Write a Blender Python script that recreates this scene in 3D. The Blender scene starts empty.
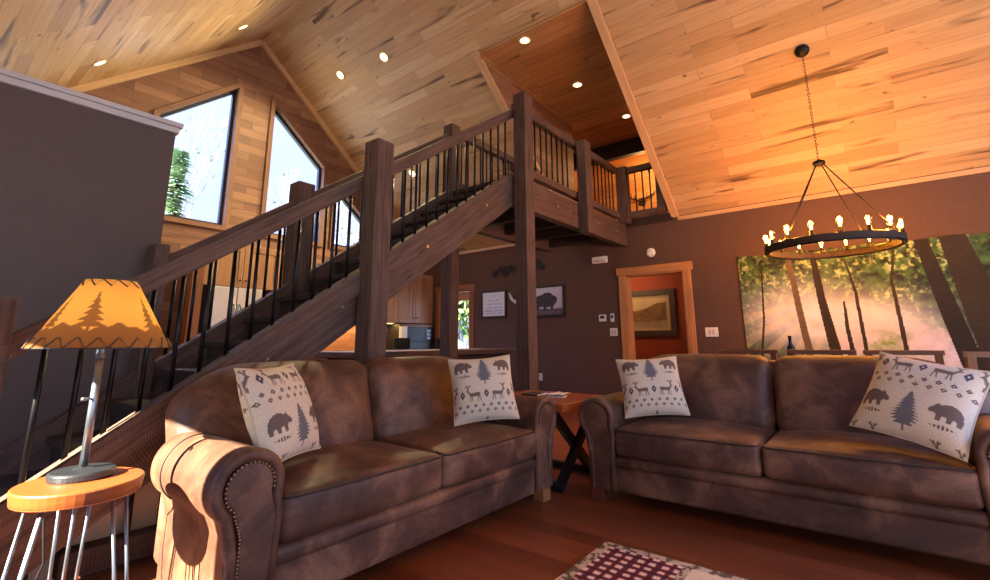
import bpy, bmesh, math, random
import numpy as np
from mathutils import Vector, Matrix
from mathutils.geometry import tessellate_polygon
random.seed(7)
PI = math.pi
scene = bpy.context.scene
COL = scene.collection

# ------------------------------------------------------------------ helpers
class MB:
    """collects polygons (with uv and material slots) and links them as ONE mesh object"""
    def __init__(s):
        s.v, s.f, s.uv, s.mi = [], [], [], []

    def poly(s, pts, uvs=None, mi=0):
        n = len(s.v)
        s.v += [tuple(p) for p in pts]
        s.f.append(list(range(n, n + len(pts))))
        s.uv.append(uvs if uvs else [(0, 0)] * len(pts))
        s.mi.append(mi)

    def bar(s, p, q, w, h, up=(0, 0, 1), mi=0, ends=True):
        """timber of section w (sideways) x h (along up) from p to q, uv u runs along it"""
        p, q = Vector(p), Vector(q)
        d = (q - p)
        L = d.length
        d.normalize()
        up = Vector(up)
        sd = d.cross(up).normalized()
        up = sd.cross(d).normalized()
        o = random.random() * 9
        c = [(-w / 2, -h / 2), (w / 2, -h / 2), (w / 2, h / 2), (-w / 2, h / 2)]
        A = [p + sd * a + up * b for a, b in c]
        B = [q + sd * a + up * b for a, b in c]
        acc = o
        for i in range(4):
            j = (i + 1) % 4
            wd = w if i % 2 == 0 else h
            s.poly([A[i], B[i], B[j], A[j]], [(0, acc), (L, acc), (L, acc + wd), (0, acc + wd)], mi)
            acc += wd
        if ends:
            s.poly(A, [(x, y + o) for x, y in c], mi)
            s.poly(B[::-1], [(x, y + o) for x, y in c[::-1]], mi)
        return s

    def box(s, x0, y0, z0, x1, y1, z1, mi=0):
        dx, dy, dz = x1 - x0, y1 - y0, z1 - z0
        m = max(dx, dy, dz)
        if m == dz:
            return s.bar(((x0 + x1) / 2, (y0 + y1) / 2, z0), ((x0 + x1) / 2, (y0 + y1) / 2, z1), dx, dy, (0, 1, 0), mi)
        if m == dx:
            return s.bar((x0, (y0 + y1) / 2, (z0 + z1) / 2), (x1, (y0 + y1) / 2, (z0 + z1) / 2), dy, dz, (0, 0, 1), mi)
        return s.bar(((x0 + x1) / 2, y0, (z0 + z1) / 2), ((x0 + x1) / 2, y1, (z0 + z1) / 2), dx, dz, (0, 0, 1), mi)

    def tube(s, pts, r, n=8, mi=0, caps=True, closed=False):
        pts = [Vector(p) for p in pts]
        rings = []
        N = len(pts)
        prev = None
        for i, p in enumerate(pts):
            if closed:
                d = pts[(i + 1) % N] - pts[i - 1]
            else:
                d = pts[min(i + 1, N - 1)] - pts[max(i - 1, 0)]
            d.normalize()
            if prev is None:
                a = Vector((0, 0, 1)) if abs(d.z) < .9 else Vector((1, 0, 0))
                e = d.cross(a).normalized()
            else:
                e = (prev - d * prev.dot(d)).normalized()
            prev = e
            g = d.cross(e)
            rr = r[i] if isinstance(r, (list, tuple)) else r
            n0 = len(s.v)
            s.v += [tuple(p + e * (rr * math.cos(2 * PI * k / n)) + g * (rr * math.sin(2 * PI * k / n))) for k in range(n)]
            rings.append(n0)
        m = N if closed else N - 1
        for i in range(m):
            a, b = rings[i], rings[(i + 1) % N]
            for k in range(n):
                l = (k + 1) % n
                s.f.append([a + k, a + l, b + l, b + k])
                s.uv.append([(i * .1, k / n), (i * .1, (k + 1) / n), (i * .1 + .1, (k + 1) / n), (i * .1 + .1, k / n)])
                s.mi.append(mi)
        if caps and not closed:
            for a, rev in ((rings[0], True), (rings[-1], False)):
                idx = [a + k for k in range(n)]
                s.f.append(idx[::-1] if rev else idx)
                s.uv.append([(0, 0)] * n)
                s.mi.append(mi)
        return s

    def lathe(s, prof, c=(0, 0, 0), n=24, mi=0, axis='z', sx=1, sy=1, open_=False):
        rings = []
        for r, z in prof:
            n0 = len(s.v)
            for k in range(n):
                a = 2 * PI * k / n
                x, y = r * math.cos(a) * sx, r * math.sin(a) * sy
                if axis == 'z':
                    p = (c[0] + x, c[1] + y, c[2] + z)
                elif axis == 'x':
                    p = (c[0] + z, c[1] + x, c[2] + y)
                else:
                    p = (c[0] + x, c[1] + z, c[2] + y)
                s.v.append(p)
            rings.append(n0)
        for i in range(len(rings) - 1):
            a, b = rings[i], rings[i + 1]
            for k in range(n):
                l = (k + 1) % n
                s.f.append([a + k, a + l, b + l, b + k])
                s.uv.append([(k / n, prof[i][1]), ((k + 1) / n, prof[i][1]), ((k + 1) / n, prof[i + 1][1]), (k / n, prof[i + 1][1])])
                s.mi.append(mi)
        for a, rev, rad in (() if tuple(prof[0]) == tuple(prof[-1]) or open_ else ((rings[0], True, prof[0][0]), (rings[-1], False, prof[-1][0]))):
            if rad > 1e-5:
                idx = [a + k for k in range(n)]
                s.f.append(idx[::-1] if rev else idx)
                s.uv.append([(s.v[t][0], s.v[t][1]) for t in idx])
                s.mi.append(mi)
        return s

    def prism(s, poly, a, b, fn, mi=0):
        """extrude the 2d polygon between offsets a and b; fn(x, y, t) -> point"""
        n = len(poly)
        A = [fn(x, y, a) for x, y in poly]
        B = [fn(x, y, b) for x, y in poly]
        acc = 0
        for i in range(n):
            j = (i + 1) % n
            l = math.hypot(poly[i][0] - poly[j][0], poly[i][1] - poly[j][1])
            s.poly([A[i], A[j], B[j], B[i]], [(a, acc), (a, acc + l), (b, acc + l), (b, acc)], mi)
            acc += l
        s.poly(A[::-1], [p for p in poly[::-1]], mi)
        s.poly(B, [p for p in poly], mi)
        return s

    def rbox(s, x0, y0, z0, x1, y1, z1, r, puff=(0, 0, 0), n=10, warp=None, mi=0, nr=3):
        """box with rounded edges and softly bulging faces"""
        c = Vector(((x0 + x1) / 2, (y0 + y1) / 2, (z0 + z1) / 2))
        h = Vector(((x1 - x0) / 2, (y1 - y0) / 2, (z1 - z0) / 2))
        r = min(r, h.x * .98, h.y * .98, h.z * .98)
        def par(hh):
            ang = [math.tan(k / nr * PI / 4) * r for k in range(nr)]
            a = [-hh] + [-(hh - r) - t for t in ang[::-1][:-1]] if nr > 1 else [-hh]
            a += list(np.linspace(-(hh - r), hh - r, n))
            return a + [-t for t in a[:nr][::-1]]
        P = [par(h.x), par(h.y), par(h.z)]
        def mp(q):
            cl = Vector([max(-(h[i] - r), min(h[i] - r, q[i])) for i in range(3)])
            d = q - cl
            p = cl + d.normalized() * r if d.length > 0 else q
            u = [p[i] / h[i] for i in range(3)]
            for i in range(3):
                j, k = (i + 1) % 3, (i + 2) % 3
                p[i] += puff[i] * u[i] * max(0, 1 - u[j] ** 2) ** .7 * max(0, 1 - u[k] ** 2) ** .7
            p = p + c
            return warp(p) if warp else p
        for ax in range(3):
            j, k = (ax + 1) % 3, (ax + 2) % 3
            for sg in (-1, 1):
                base = len(s.v)
                for a in P[j]:
                    for b in P[k]:
                        q = Vector((0, 0, 0))
                        q[ax] = sg * h[ax]
                        q[j] = a
                        q[k] = b
                        s.v.append(tuple(mp(q)))
                nk = len(P[k])
                for a in range(len(P[j]) - 1):
                    for b in range(nk - 1):
                        f = [base + a * nk + b, base + (a + 1) * nk + b, base + (a + 1) * nk + b + 1, base + a * nk + b + 1]
                        s.f.append(f if sg > 0 else f[::-1])
                        s.uv.append([(0, 0)] * 4)
                        s.mi.append(mi)
        return s

    def build(s, name, mat, parent=None, smooth=False, bevel=0, weld=False, loc=None, seg=2):
        me = bpy.data.meshes.new(name)
        me.from_pydata(s.v, [], s.f)
        uvl = me.uv_layers.new(name='UVMap')
        flat = [c for u in s.uv for c in u]
        uvl.data.foreach_set('uv', [x for c in flat for x in c])
        me.polygons.foreach_set('material_index', s.mi)
        for m in (mat if isinstance(mat, (list, tuple)) else [mat]):
            me.materials.append(m)
        bm = bmesh.new()
        bm.from_mesh(me)
        bmesh.ops.remove_doubles(bm, verts=bm.verts, dist=1e-5)
        bmesh.ops.recalc_face_normals(bm, faces=bm.faces)
        bm.to_mesh(me)
        bm.free()
        if smooth:
            me.polygons.foreach_set('use_smooth', [True] * len(me.polygons))
        o = bpy.data.objects.new(name, me)
        COL.objects.link(o)
        if parent:
            o.parent = parent
        if loc is not None:
            o.location = loc
        if bevel:
            b = o.modifiers.new('Bevel', 'BEVEL')
            b.width = bevel
            b.segments = seg
            b.limit_method = 'ANGLE'
            b.angle_limit = math.radians(40)
        return o


def tag(o, label, cat, group=None, kind=None):
    o['label'] = label
    o['category'] = cat
    if group:
        o['group'] = group
    if kind:
        o['kind'] = kind
    return o


def thing(name, label, cat, loc=(0, 0, 0), rz=0, group=None):
    o = bpy.data.objects.new(name, None)
    COL.objects.link(o)
    o.location = loc
    o.rotation_euler = (0, 0, rz)
    o.empty_display_size = .1
    return tag(o, label, cat, group)


def struct(o, label=None):
    o['kind'] = 'structure'
    if label:
        o['label'] = label
    return o


def dup(root, loc, rz=None, label=None, group=None, mat=None):
    r = root.copy()
    COL.objects.link(r)
    r.location = loc
    if rz is not None:
        r.rotation_euler = (0, 0, rz)
    if label:
        r['label'] = label
    if group:
        r['group'] = group
    for ch in list(root.children):
        c = ch.copy()
        COL.objects.link(c)
        c.parent = r
        for g in list(ch.children):
            d = g.copy()
            COL.objects.link(d)
            d.parent = c
    return r


# ------------------------------------------------------------------ materials
def lin(c):
    return tuple((x / 12.92 if x <= .04045 else ((x + .055) / 1.055) ** 2.4) for x in [v / 255 for v in c])


def newmat(name):
    m = bpy.data.materials.new(name)
    m.use_nodes = True
    nt = m.node_tree
    b = nt.nodes['Principled BSDF']
    return m, nt, b


def N(nt, typ, **kw):
    n = nt.nodes.new(typ)
    for k, v in kw.items():
        if k.startswith('in_'):
            key = k[3:]
            key = int(key) if key.isdigit() else key.replace('_', ' ')
            n.inputs[key].default_value = v
        else:
            setattr(n, k, v)
    return n


def ramp(nt, fac, stops, interp='LINEAR'):
    r = nt.nodes.new('ShaderNodeValToRGB')
    r.color_ramp.interpolation = interp
    while len(r.color_ramp.elements) < len(stops):
        r.color_ramp.elements.new(.5)
    for e, (p, c) in zip(r.color_ramp.elements, stops):
        e.position = p
        e.color = (*c, 1) if len(c) == 3 else c
    nt.links.new(fac, r.inputs[0])
    return r.outputs[0]


def mix(nt, fac, a, b, mode='MIX'):
    m = nt.nodes.new('ShaderNodeMix')
    m.data_type = 'RGBA'
    m.blend_type = mode
    for sock, v in ((0, fac), (6, a), (7, b)):
        if isinstance(v, (int, float)):
            m.inputs[sock].default_value = v
        elif isinstance(v, tuple):
            m.inputs[sock].default_value = (*v, 1) if len(v) == 3 else v
        else:
            nt.links.new(v, m.inputs[sock])
    return m.outputs[2]


def bump(nt, b, h, strength=.3, dist=.01):
    n = N(nt, 'ShaderNodeBump', in_Strength=strength, in_Distance=dist)
    nt.links.new(h, n.inputs['Height'])
    nt.links.new(n.outputs[0], b.inputs['Normal'])


def plain(name, c, rough=.5, metal=0, spec=.5, noise=0, emit=0, srgb=True):
    m, nt, b = newmat(name)
    c = lin(c) if srgb else c
    b.inputs['Base Color'].default_value = (*c, 1)
    b.inputs['Roughness'].default_value = rough
    b.inputs['Metallic'].default_value = metal
    b.inputs['Specular IOR Level'].default_value = spec
    if noise:
        tc = N(nt, 'ShaderNodeTexCoord')
        n = N(nt, 'ShaderNodeTexNoise', in_Scale=14, in_Detail=5)
        nt.links.new(tc.outputs['Object'], n.inputs['Vector'])
        nt.links.new(ramp(nt, n.outputs[0], [(.3, tuple(x * (1 - noise) for x in c)), (.7, tuple(min(1, x * (1 + noise)) for x in c))]), b.inputs['Base Color'])
        bump(nt, b, n.outputs[0], .08, .01)
    if emit:
        b.inputs['Emission Color'].default_value = (*c, 1)
        b.inputs['Emission Strength'].default_value = emit
    return m


def plank_mat(name, tones, width=.13, length=1.4, gap=.003, streak=.5, streak_col=(60, 32, 16), rough=.45, grain=.35, knot=.5, seam=.75):
    m, nt, b = newmat(name)
    L = nt.links
    tc = N(nt, 'ShaderNodeTexCoord')
    br = N(nt, 'ShaderNodeTexBrick', offset=.37, offset_frequency=2, squash=1)
    br.inputs['Color1'].default_value = (0, 0, 0, 1)
    br.inputs['Color2'].default_value = (1, 1, 1, 1)
    br.inputs['Mortar'].default_value = (.5, .5, .5, 1)
    br.inputs['Scale'].default_value = 1
    br.inputs['Mortar Size'].default_value = gap
    br.inputs['Mortar Smooth'].default_value = .1
    br.inputs['Bias'].default_value = 0
    br.inputs['Brick Width'].default_value = length
    br.inputs['Row Height'].default_value = width
    L.new(tc.outputs['UV'], br.inputs['Vector'])
    col = ramp(nt, br.outputs['Color'], [(i / (len(tones) - 1), lin(t)) for i, t in enumerate(tones)])
    # per-plank shift so that grain and heartwood streaks break at every joint
    sh = N(nt, 'ShaderNodeVectorMath', operation='MULTIPLY')
    L.new(br.outputs['Color'], sh.inputs[0])
    sh.inputs[1].default_value = (37, 53, 11)
    ad = N(nt, 'ShaderNodeVectorMath', operation='ADD')
    L.new(tc.outputs['UV'], ad.inputs[0])
    L.new(sh.outputs[0], ad.inputs[1])
    def stretched(sx, sy, detail, dist=0):
        mp = N(nt, 'ShaderNodeMapping')
        mp.inputs['Scale'].default_value = (sx, sy, 1)
        L.new(ad.outputs[0], mp.inputs['Vector'])
        n = N(nt, 'ShaderNodeTexNoise', in_Scale=1.0, in_Detail=detail, in_Distortion=dist)
        L.new(mp.outputs[0], n.inputs['Vector'])
        return n.outputs[0]
    g = stretched(2.2, 48, 5, .4)
    col = mix(nt, 1.0, col, ramp(nt, g, [(.25, (1 - grain,) * 3), (.75, (1 + grain * .35,) * 3)]), 'MULTIPLY')
    if streak:
        st = stretched(.7, 7, 3, .6)
        col = mix(nt, ramp(nt, st, [(.59, (0, 0, 0)), (.70, (streak, streak, streak))]), col, lin(streak_col))
    if knot:
        k = stretched(7, 14, 2, .3)
        col = mix(nt, ramp(nt, k, [(.70, (0, 0, 0)), (.78, (knot, knot, knot))]), col, lin(streak_col))
    col = mix(nt, ramp(nt, br.outputs['Fac'], [(0, (0, 0, 0)), (1, (seam, seam, seam))]), col, lin((40, 25, 15)))
    L.new(col, b.inputs['Base Color'])
    b.inputs['Roughness'].default_value = rough
    inv = N(nt, 'ShaderNodeMath', operation='MULTIPLY_ADD')
    L.new(br.outputs['Fac'], inv.inputs[0])
    inv.inputs[1].default_value = -1
    L.new(g, inv.inputs[2])
    bump(nt, b, inv.outputs[0], .25, .004)
    return m


def timber_mat(name, c1, c2, rough=.75, saw=True):
    m, nt, b = newmat(name)
    L = nt.links
    tc = N(nt, 'ShaderNodeTexCoord')
    mp = N(nt, 'ShaderNodeMapping')
    mp.inputs['Scale'].default_value = (2.5, 34, 1)
    L.new(tc.outputs['UV'], mp.inputs['Vector'])
    n = N(nt, 'ShaderNodeTexNoise', in_Scale=1, in_Detail=6, in_Distortion=.5)
    L.new(mp.outputs[0], n.inputs['Vector'])
    n2 = N(nt, 'ShaderNodeTexNoise', in_Scale=3, in_Detail=4)
    L.new(tc.outputs['UV'], n2.inputs['Vector'])
    col = ramp(nt, n.outputs[0], [(.25, lin(c1)), (.75, lin(c2))])
    col = mix(nt, .6, col, ramp(nt, n2.outputs[0], [(.3, (.6, .58, .56)), (.7, (1.15, 1.12, 1.1))]), 'MULTIPLY')
    mp3 = N(nt, 'ShaderNodeMapping')
    mp3.inputs['Scale'].default_value = (1.6, 7, 1)
    L.new(tc.outputs['UV'], mp3.inputs['Vector'])
    vo = N(nt, 'ShaderNodeTexVoronoi', in_Scale=1.3)
    L.new(mp3.outputs[0], vo.inputs['Vector'])
    col = mix(nt, ramp(nt, vo.outputs['Distance'], [(.05, (.7, .7, .7)), (.13, (0, 0, 0))]), col, lin(tuple(x * .55 for x in c1)))
    L.new(col, b.inputs['Base Color'])
    b.inputs['Roughness'].default_value = rough
    b.inputs['Specular IOR Level'].default_value = .35
    h = n.outputs[0]
    if saw:
        w = N(nt, 'ShaderNodeTexWave', wave_type='BANDS', bands_direction='X', in_Scale=22, in_Distortion=2.5, in_Detail=2)
        L.new(tc.outputs['UV'], w.inputs['Vector'])
        a = N(nt, 'ShaderNodeMath', operation='MULTIPLY_ADD')
        L.new(w.outputs['Fac'], a.inputs[0])
        a.inputs[1].default_value = .5
        L.new(h, a.inputs[2])
        h = a.outputs[0]
    bump(nt, b, h, .45, .006)
    return m


def attr_mat(name, rough=.6, weave=0, emit=0, scale=1):
    """colour laid on the surface by a printed or woven pattern (colour attribute 'Col')"""
    m, nt, b = newmat(name)
    at = N(nt, 'ShaderNodeAttribute', attribute_name='Col')
    col = at.outputs['Color']
    if weave:
        tc = N(nt, 'ShaderNodeTexCoord')
        n = N(nt, 'ShaderNodeTexNoise', in_Scale=weave, in_Detail=2)
        nt.links.new(tc.outputs['Object'], n.inputs['Vector'])
        col = mix(nt, 1.0, col, ramp(nt, n.outputs[0], [(.3, (.78, .76, .74)), (.7, (1.1, 1.1, 1.1))]), 'MULTIPLY')
        bump(nt, b, n.outputs[0], .25, .003)
    nt.links.new(col, b.inputs['Base Color'])
    b.inputs['Roughness'].default_value = rough
    b.inputs['Specular IOR Level'].default_value = .3
    return m


def suede_mat():
    m, nt, b = newmat('brown_suede')
    L = nt.links
    tc = N(nt, 'ShaderNodeTexCoord')
    n1 = N(nt, 'ShaderNodeTexNoise', in_Scale=4.2, in_Detail=6, in_Roughness=.62, in_Distortion=.6)
    n2 = N(nt, 'ShaderNodeTexNoise', in_Scale=60, in_Detail=4)
    for n in (n1, n2):
        L.new(tc.outputs['Object'], n.inputs['Vector'])
    col = ramp(nt, n1.outputs[0], [(.3, lin((54, 32, 25))), (.5, lin((84, 54, 41))), (.7, lin((128, 90, 68)))])
    col = mix(nt, .5, col, ramp(nt, n2.outputs[0], [(.3, (.75, .75, .75)), (.7, (1.15, 1.15, 1.15))]), 'MULTIPLY')
    L.new(col, b.inputs['Base Color'])
    b.inputs['Roughness'].default_value = .55
    b.inputs['Specular IOR Level'].default_value = .35
    b.inputs['Sheen Weight'].default_value = .12
    b.inputs['Sheen Roughness'].default_value = .4
    b.inputs['Sheen Tint'].default_value = (*lin((190, 140, 105)), 1)
    n3 = N(nt, 'ShaderNodeTexNoise', in_Scale=7, in_Detail=5)
    L.new(tc.outputs['Object'], n3.inputs['Vector'])
    bump(nt, b, n3.outputs[0], .35, .02)
    return m


M = {}
M['ceil'] = plank_mat('knotty_ceiling_planks', [(176, 138, 94), (188, 151, 106), (196, 160, 115), (182, 142, 97), (204, 170, 128), (168, 128, 84)], .14, 1.25, .0025, .9, (74, 44, 25), .5, .2, .85, .35)
M['ceil_dark'] = plank_mat('dormer_ceiling_planks', [(160, 112, 70), (176, 128, 82), (150, 102, 62), (186, 140, 92)], .14, 1.25, .0028, .75, (74, 42, 24), .45, .22, .6)
M['gable'] = plank_mat('gable_wall_planks', [(122, 80, 58), (138, 94, 68), (152, 108, 80), (112, 72, 52), (130, 88, 64)], .135, .8, .003, .6, (84, 48, 32), .6, .3, .5)
M['floor'] = plank_mat('red_brown_floor_planks', [(120, 58, 30), (136, 68, 36), (104, 48, 24), (146, 76, 42)], .13, 1.3, .002, .35, (64, 28, 14), .32, .3, .3)
M['pine'] = plank_mat('pine_boards', [(186, 128, 76), (198, 142, 88), (176, 116, 66)], .3, 3, .001, .35, (112, 64, 32), .5, .3, .5)
M['pine_dk'] = plank_mat('stained_pine', [(140, 84, 44), (150, 92, 50)], .3, 3, .001, .3, (84, 46, 22), .5, .3, .4)
M['trim'] = plank_mat('light_maple_trim', [(200, 158, 112), (208, 168, 124)], .5, 4, .0005, .2, (140, 96, 60), .5, .2, .2)
M['timber'] = timber_mat('rough_sawn_timber', (60, 45, 39), (108, 82, 70))
M['timber_dk'] = timber_mat('dark_stained_timber', (38, 26, 22), (62, 44, 36))
M['cabinet'] = plank_mat('knotty_cabinet_wood', [(158, 112, 76), (172, 126, 88), (146, 100, 66)], .12, 2.5, .001, .5, (96, 54, 28), .5, .3, .6)
M['tabletop'] = plank_mat('oiled_table_wood', [(152, 78, 36), (162, 86, 42), (142, 70, 30)], .14, 2, .0015, .3, (104, 58, 28), .35, .35, .4)
M['chairwood'] = plank_mat('dark_chair_wood', [(116, 70, 38), (128, 78, 42)], .3, 2, .0005, .2, (60, 34, 20), .45, .3, 0)
M['wall'] = plain('taupe_brown_paint', (84, 68, 62), .7, noise=.04)
M['beige'] = plain('beige_paint', (176, 150, 130), .7, noise=.03)
M['brown'] = plain('warmed_taupe_paint', (91, 68, 58), .75, noise=.04, spec=.2)  # taupe wall paint with the chandelier's amber warmth put into its colour
M['red'] = plain('rust_red_paint', (176, 76, 30), .7, noise=.04)
M['white'] = plain('white_plastic', (226, 222, 214), .45)
M['captrim'] = plain('pale_painted_trim', (188, 178, 178), .5)
M['black'] = plain('black_iron', (24, 24, 27), .38, .6)
M['steel'] = plain('brushed_steel', (120, 126, 136), .35, .85)
M['gun'] = plain('dark_gunmetal', (58, 60, 66), .4, .7)
M['nail'] = plain('antique_brass_nails', (168, 138, 108), .35, .8)
M['welt'] = plain('dark_brown_welt', (48, 30, 24), .6)
M['suede'] = suede_mat()
M['foot'] = plain('honey_wood_foot', (150, 96, 50), .5, noise=.1)
M['foot_red'] = plain('mahogany_foot', (96, 44, 26), .5, noise=.1)
M['blackplastic'] = plain('black_plastic', (20, 20, 22), .4)
M['fridge'] = plain('stainless_steel_panel', (196, 200, 206), .38, .55)
M['granite'] = plain('dark_counter_stone', (62, 56, 54), .3, noise=.25)
M['paper'] = plain('white_paper', (226, 228, 232), .7)
M['frame_black'] = plain('black_picture_frame', (26, 24, 26), .45)
M['frame_bronze'] = plain('bronze_picture_frame', (86, 62, 40), .5, noise=.15)
M['brass'] = plain('brass_can_trim', (196, 164, 108), .4, .5)
M['rope'] = plain('leather_lacing', (84, 54, 36), .7)
M['pillow'] = attr_mat('woven_wildlife_fabric', .85, 260)
M['print'] = attr_mat('printed_cloth', .7)
M['photo'] = attr_mat('printed_paper', .6)
M['rug'] = attr_mat('woven_rug_pile', .95, 220)


def emis(name, c, s):
    m = bpy.data.materials.new(name)
    m.use_nodes = True
    nt = m.node_tree
    nt.nodes.clear()
    e = N(nt, 'ShaderNodeEmission')
    e.inputs[0].default_value = (*c, 1)
    e.inputs[1].default_value = s
    o = N(nt, 'ShaderNodeOutputMaterial')
    nt.links.new(e.outputs[0], o.inputs[0])
    return m


M['canlens'] = emis('lit_can_lens', (1, .74, .38), 5)
M['filament'] = emis('glowing_filament', (1, .55, .16), 26)
M['undercab'] = emis('under_cabinet_strip', (1, .6, .22), 6)


def glass_mat(name, tint=(1, 1, 1), alpha=.08):
    m = bpy.data.materials.new(name)
    m.use_nodes = True
    nt = m.node_tree
    nt.nodes.clear()
    t = N(nt, 'ShaderNodeBsdfTransparent')
    t.inputs[0].default_value = (*tint, 1)
    g = N(nt, 'ShaderNodeBsdfGlossy')
    g.inputs['Roughness'].default_value = .02
    mx = N(nt, 'ShaderNodeMixShader')
    mx.inputs[0].default_value = alpha
    o = N(nt, 'ShaderNodeOutputMaterial')
    nt.links.new(t.outputs[0], mx.inputs[1])
    nt.links.new(g.outputs[0], mx.inputs[2])
    nt.links.new(mx.outputs[0], o.inputs[0])
    return m


M['glass'] = glass_mat('window_glass', (.97, .98, .99), .05)
M['bulbglass'] = glass_mat('amber_bulb_glass', (1, .86, .62), .08)
M['bottle'] = plain('dark_green_bottle', (14, 22, 18), .15)


def leaf_mat(name, c1, c2):
    m, nt, b = newmat(name)
    tc = N(nt, 'ShaderNodeTexCoord')
    n = N(nt, 'ShaderNodeTexNoise', in_Scale=2.5, in_Detail=3)
    nt.links.new(tc.outputs['Object'], n.inputs['Vector'])
    nt.links.new(ramp(nt, n.outputs[0], [(.3, lin(c1)), (.7, lin(c2))]), b.inputs['Base Color'])
    b.inputs['Roughness'].default_value = .8
    return m


M['needle'] = leaf_mat('pine_needles', (70, 96, 66), (128, 150, 100))
M['leafg'] = leaf_mat('green_leaves', (66, 92, 44), (120, 142, 76))
M['bark'] = leaf_mat('grey_bark', (96, 92, 92), (124, 118, 116))
M['outground'] = leaf_mat('gravel_yard', (100, 104, 82), (122, 122, 98))

# ------------------------------------------------------------------ painting helpers (patterns and prints)
def s2l(a):
    a = np.asarray(a, float) / 255
    return np.where(a <= .04045, a / 12.92, ((a + .055) / 1.055) ** 2.4)


def inpoly(X, Y, poly):
    r = np.zeros(X.shape, bool)
    n = len(poly)
    for i in range(n):
        x0, y0 = poly[i]
        x1, y1 = poly[(i + 1) % n]
        if y0 == y1:
            continue
        c = ((y0 > Y) != (y1 > Y)) & (X < (x1 - x0) * (Y - y0) / (y1 - y0) + x0)
        r ^= c
    return r


def seg(X, Y, a, b, w):
    ax, ay = a
    dx, dy = b[0] - ax, b[1] - ay
    t = np.clip(((X - ax) * dx + (Y - ay) * dy) / (dx * dx + dy * dy + 1e-12), 0, 1)
    return (X - ax - t * dx) ** 2 + (Y - ay - t * dy) ** 2 < w * w


def vnoise(X, Y, seed=0, octaves=4):
    out = np.zeros(X.shape)
    amp, tot = 1, 0
    for o in range(octaves):
        rs = np.random.RandomState(seed + o * 17)
        T = rs.rand(64, 64)
        xi, yi = np.floor(X).astype(int), np.floor(Y).astype(int)
        fx, fy = X - xi, Y - yi
        fx, fy = fx * fx * (3 - 2 * fx), fy * fy * (3 - 2 * fy)
        g = lambda a, b: T[(xi + a) % 64, (yi + b) % 64]
        out += amp * ((g(0, 0) * (1 - fx) + g(1, 0) * fx) * (1 - fy) + (g(0, 1) * (1 - fx) + g(1, 1) * fx) * fy)
        tot += amp
        amp *= .55
        X, Y = X * 2.03, Y * 2.03
    return out / tot


def set_col(me, cols):
    a = me.color_attributes.new('Col', 'FLOAT_COLOR', 'POINT')
    c = np.ones((len(me.vertices), 4), np.float32)
    c[:, :3] = cols
    a.data.foreach_set('color', c.ravel())


def grid_obj(name, pts, cols, mat, parent=None, thick=0, smooth=True):
    """pts (n,m,3) grid surface carrying a colour per point"""
    n, m, _ = pts.shape
    idx = np.arange(n * m).reshape(n, m)
    f = np.stack([idx[:-1, :-1], idx[1:, :-1], idx[1:, 1:], idx[:-1, 1:]], -1).reshape(-1, 4)
    me = bpy.data.meshes.new(name)
    me.from_pydata(pts.reshape(-1, 3).tolist(), [], f.tolist())
    set_col(me, cols.reshape(-1, 3))
    me.materials.append(mat)
    if smooth:
        me.polygons.foreach_set('use_smooth', [True] * len(me.polygons))
    o = bpy.data.objects.new(name, me)
    COL.objects.link(o)
    if parent:
        o.parent = parent
    if thick:
        s = o.modifiers.new('Solidify', 'SOLIDIFY')
        s.thickness = thick
        s.offset = 0
    return o


# ------------------------------------------------------------------ the room
XM, ZE, SL, XR = 7.0, 2.86, .85, 3.2
ZR = ZE + SL * (XM - XR)
XL, YF, YG = -1.0, -4.0, 7.55
def zr(x): return ZR - SL * abs(x - XR)
ZL = zr(XL)
DY0, DY1, DX0, DZ0 = 2.13, 3.83, 4.52, 4.965      # dormer over the landing
DZ1 = 4.88
DXE = 8.42
HX, HY0, HY1, HZ = 9.6, 1.6, 4.95, 4.95

def wallpoly(mb, outer, holes, fn, uvfn=None):
    loops = [[Vector((x, y, 0)) for x, y in outer]] + [[Vector((x, y, 0)) for x, y in h] for h in holes]
    flat = [p for l in loops for p in l]
    for t in tessellate_polygon(loops):
        mb.poly([fn(flat[i].x, flat[i].y) for i in t], [(uvfn(flat[i].x, flat[i].y) if uvfn else (flat[i].x, flat[i].y)) for i in t])

def rect(a, b, c, d): return [(a, b), (c, b), (c, d), (a, d)]

# floor
mb = MB()
mb.poly([(XL, YF, 0), (XM + 1.6, YF, 0), (XM + 1.6, YG, 0), (XL, YG, 0)], [(YF, XL), (YF, XM + 1.6), (YG, XM + 1.6), (YG, XL)])
mb.poly([(XL, YF, -.15), (XL, YG, -.15), (XM + 1.6, YG, -.15), (XM + 1.6, YF, -.15)])
struct(mb.build('floor', M['floor']))

# ceiling: two plank slopes, the far one cut open for the dormer
cs = math.sqrt(1 + SL * SL)
mb = MB()
wallpoly(mb, rect(YF, 0, YG, (XR - XL) * cs), [], lambda y, s: (XR - s / cs, y, zr(XR - s / cs)), lambda y, s: (y + .3, s + 3.01))
wallpoly(mb, rect(YF, 0, YG, (XM - XR) * cs), [rect(DY0, (DX0 - XR) * cs, DY1, (XM - XR) * cs + .0)] if False else [],
         lambda y, s: (XR + s / cs, y, zr(XR + s / cs)), lambda y, s: (y, s)) if False else None
sa, sb = (DX0 - XR) * cs, (XM - XR) * cs
for (y0, y1, a, b_) in ((YF, DY0, 0, sb), (DY0, DY1, 0, sa), (DY1, YG, 0, sb)):
    fn = lambda y, s: (XR + s / cs, y, zr(XR + s / cs))
    mb.poly([fn(y0, a), fn(y1, a), fn(y1, b_), fn(y0, b_)], [(y0, a), (y1, a), (y1, b_), (y0, b_)])
struct(mb.build('ceiling', M['ceil']))
mb = MB()
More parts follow.
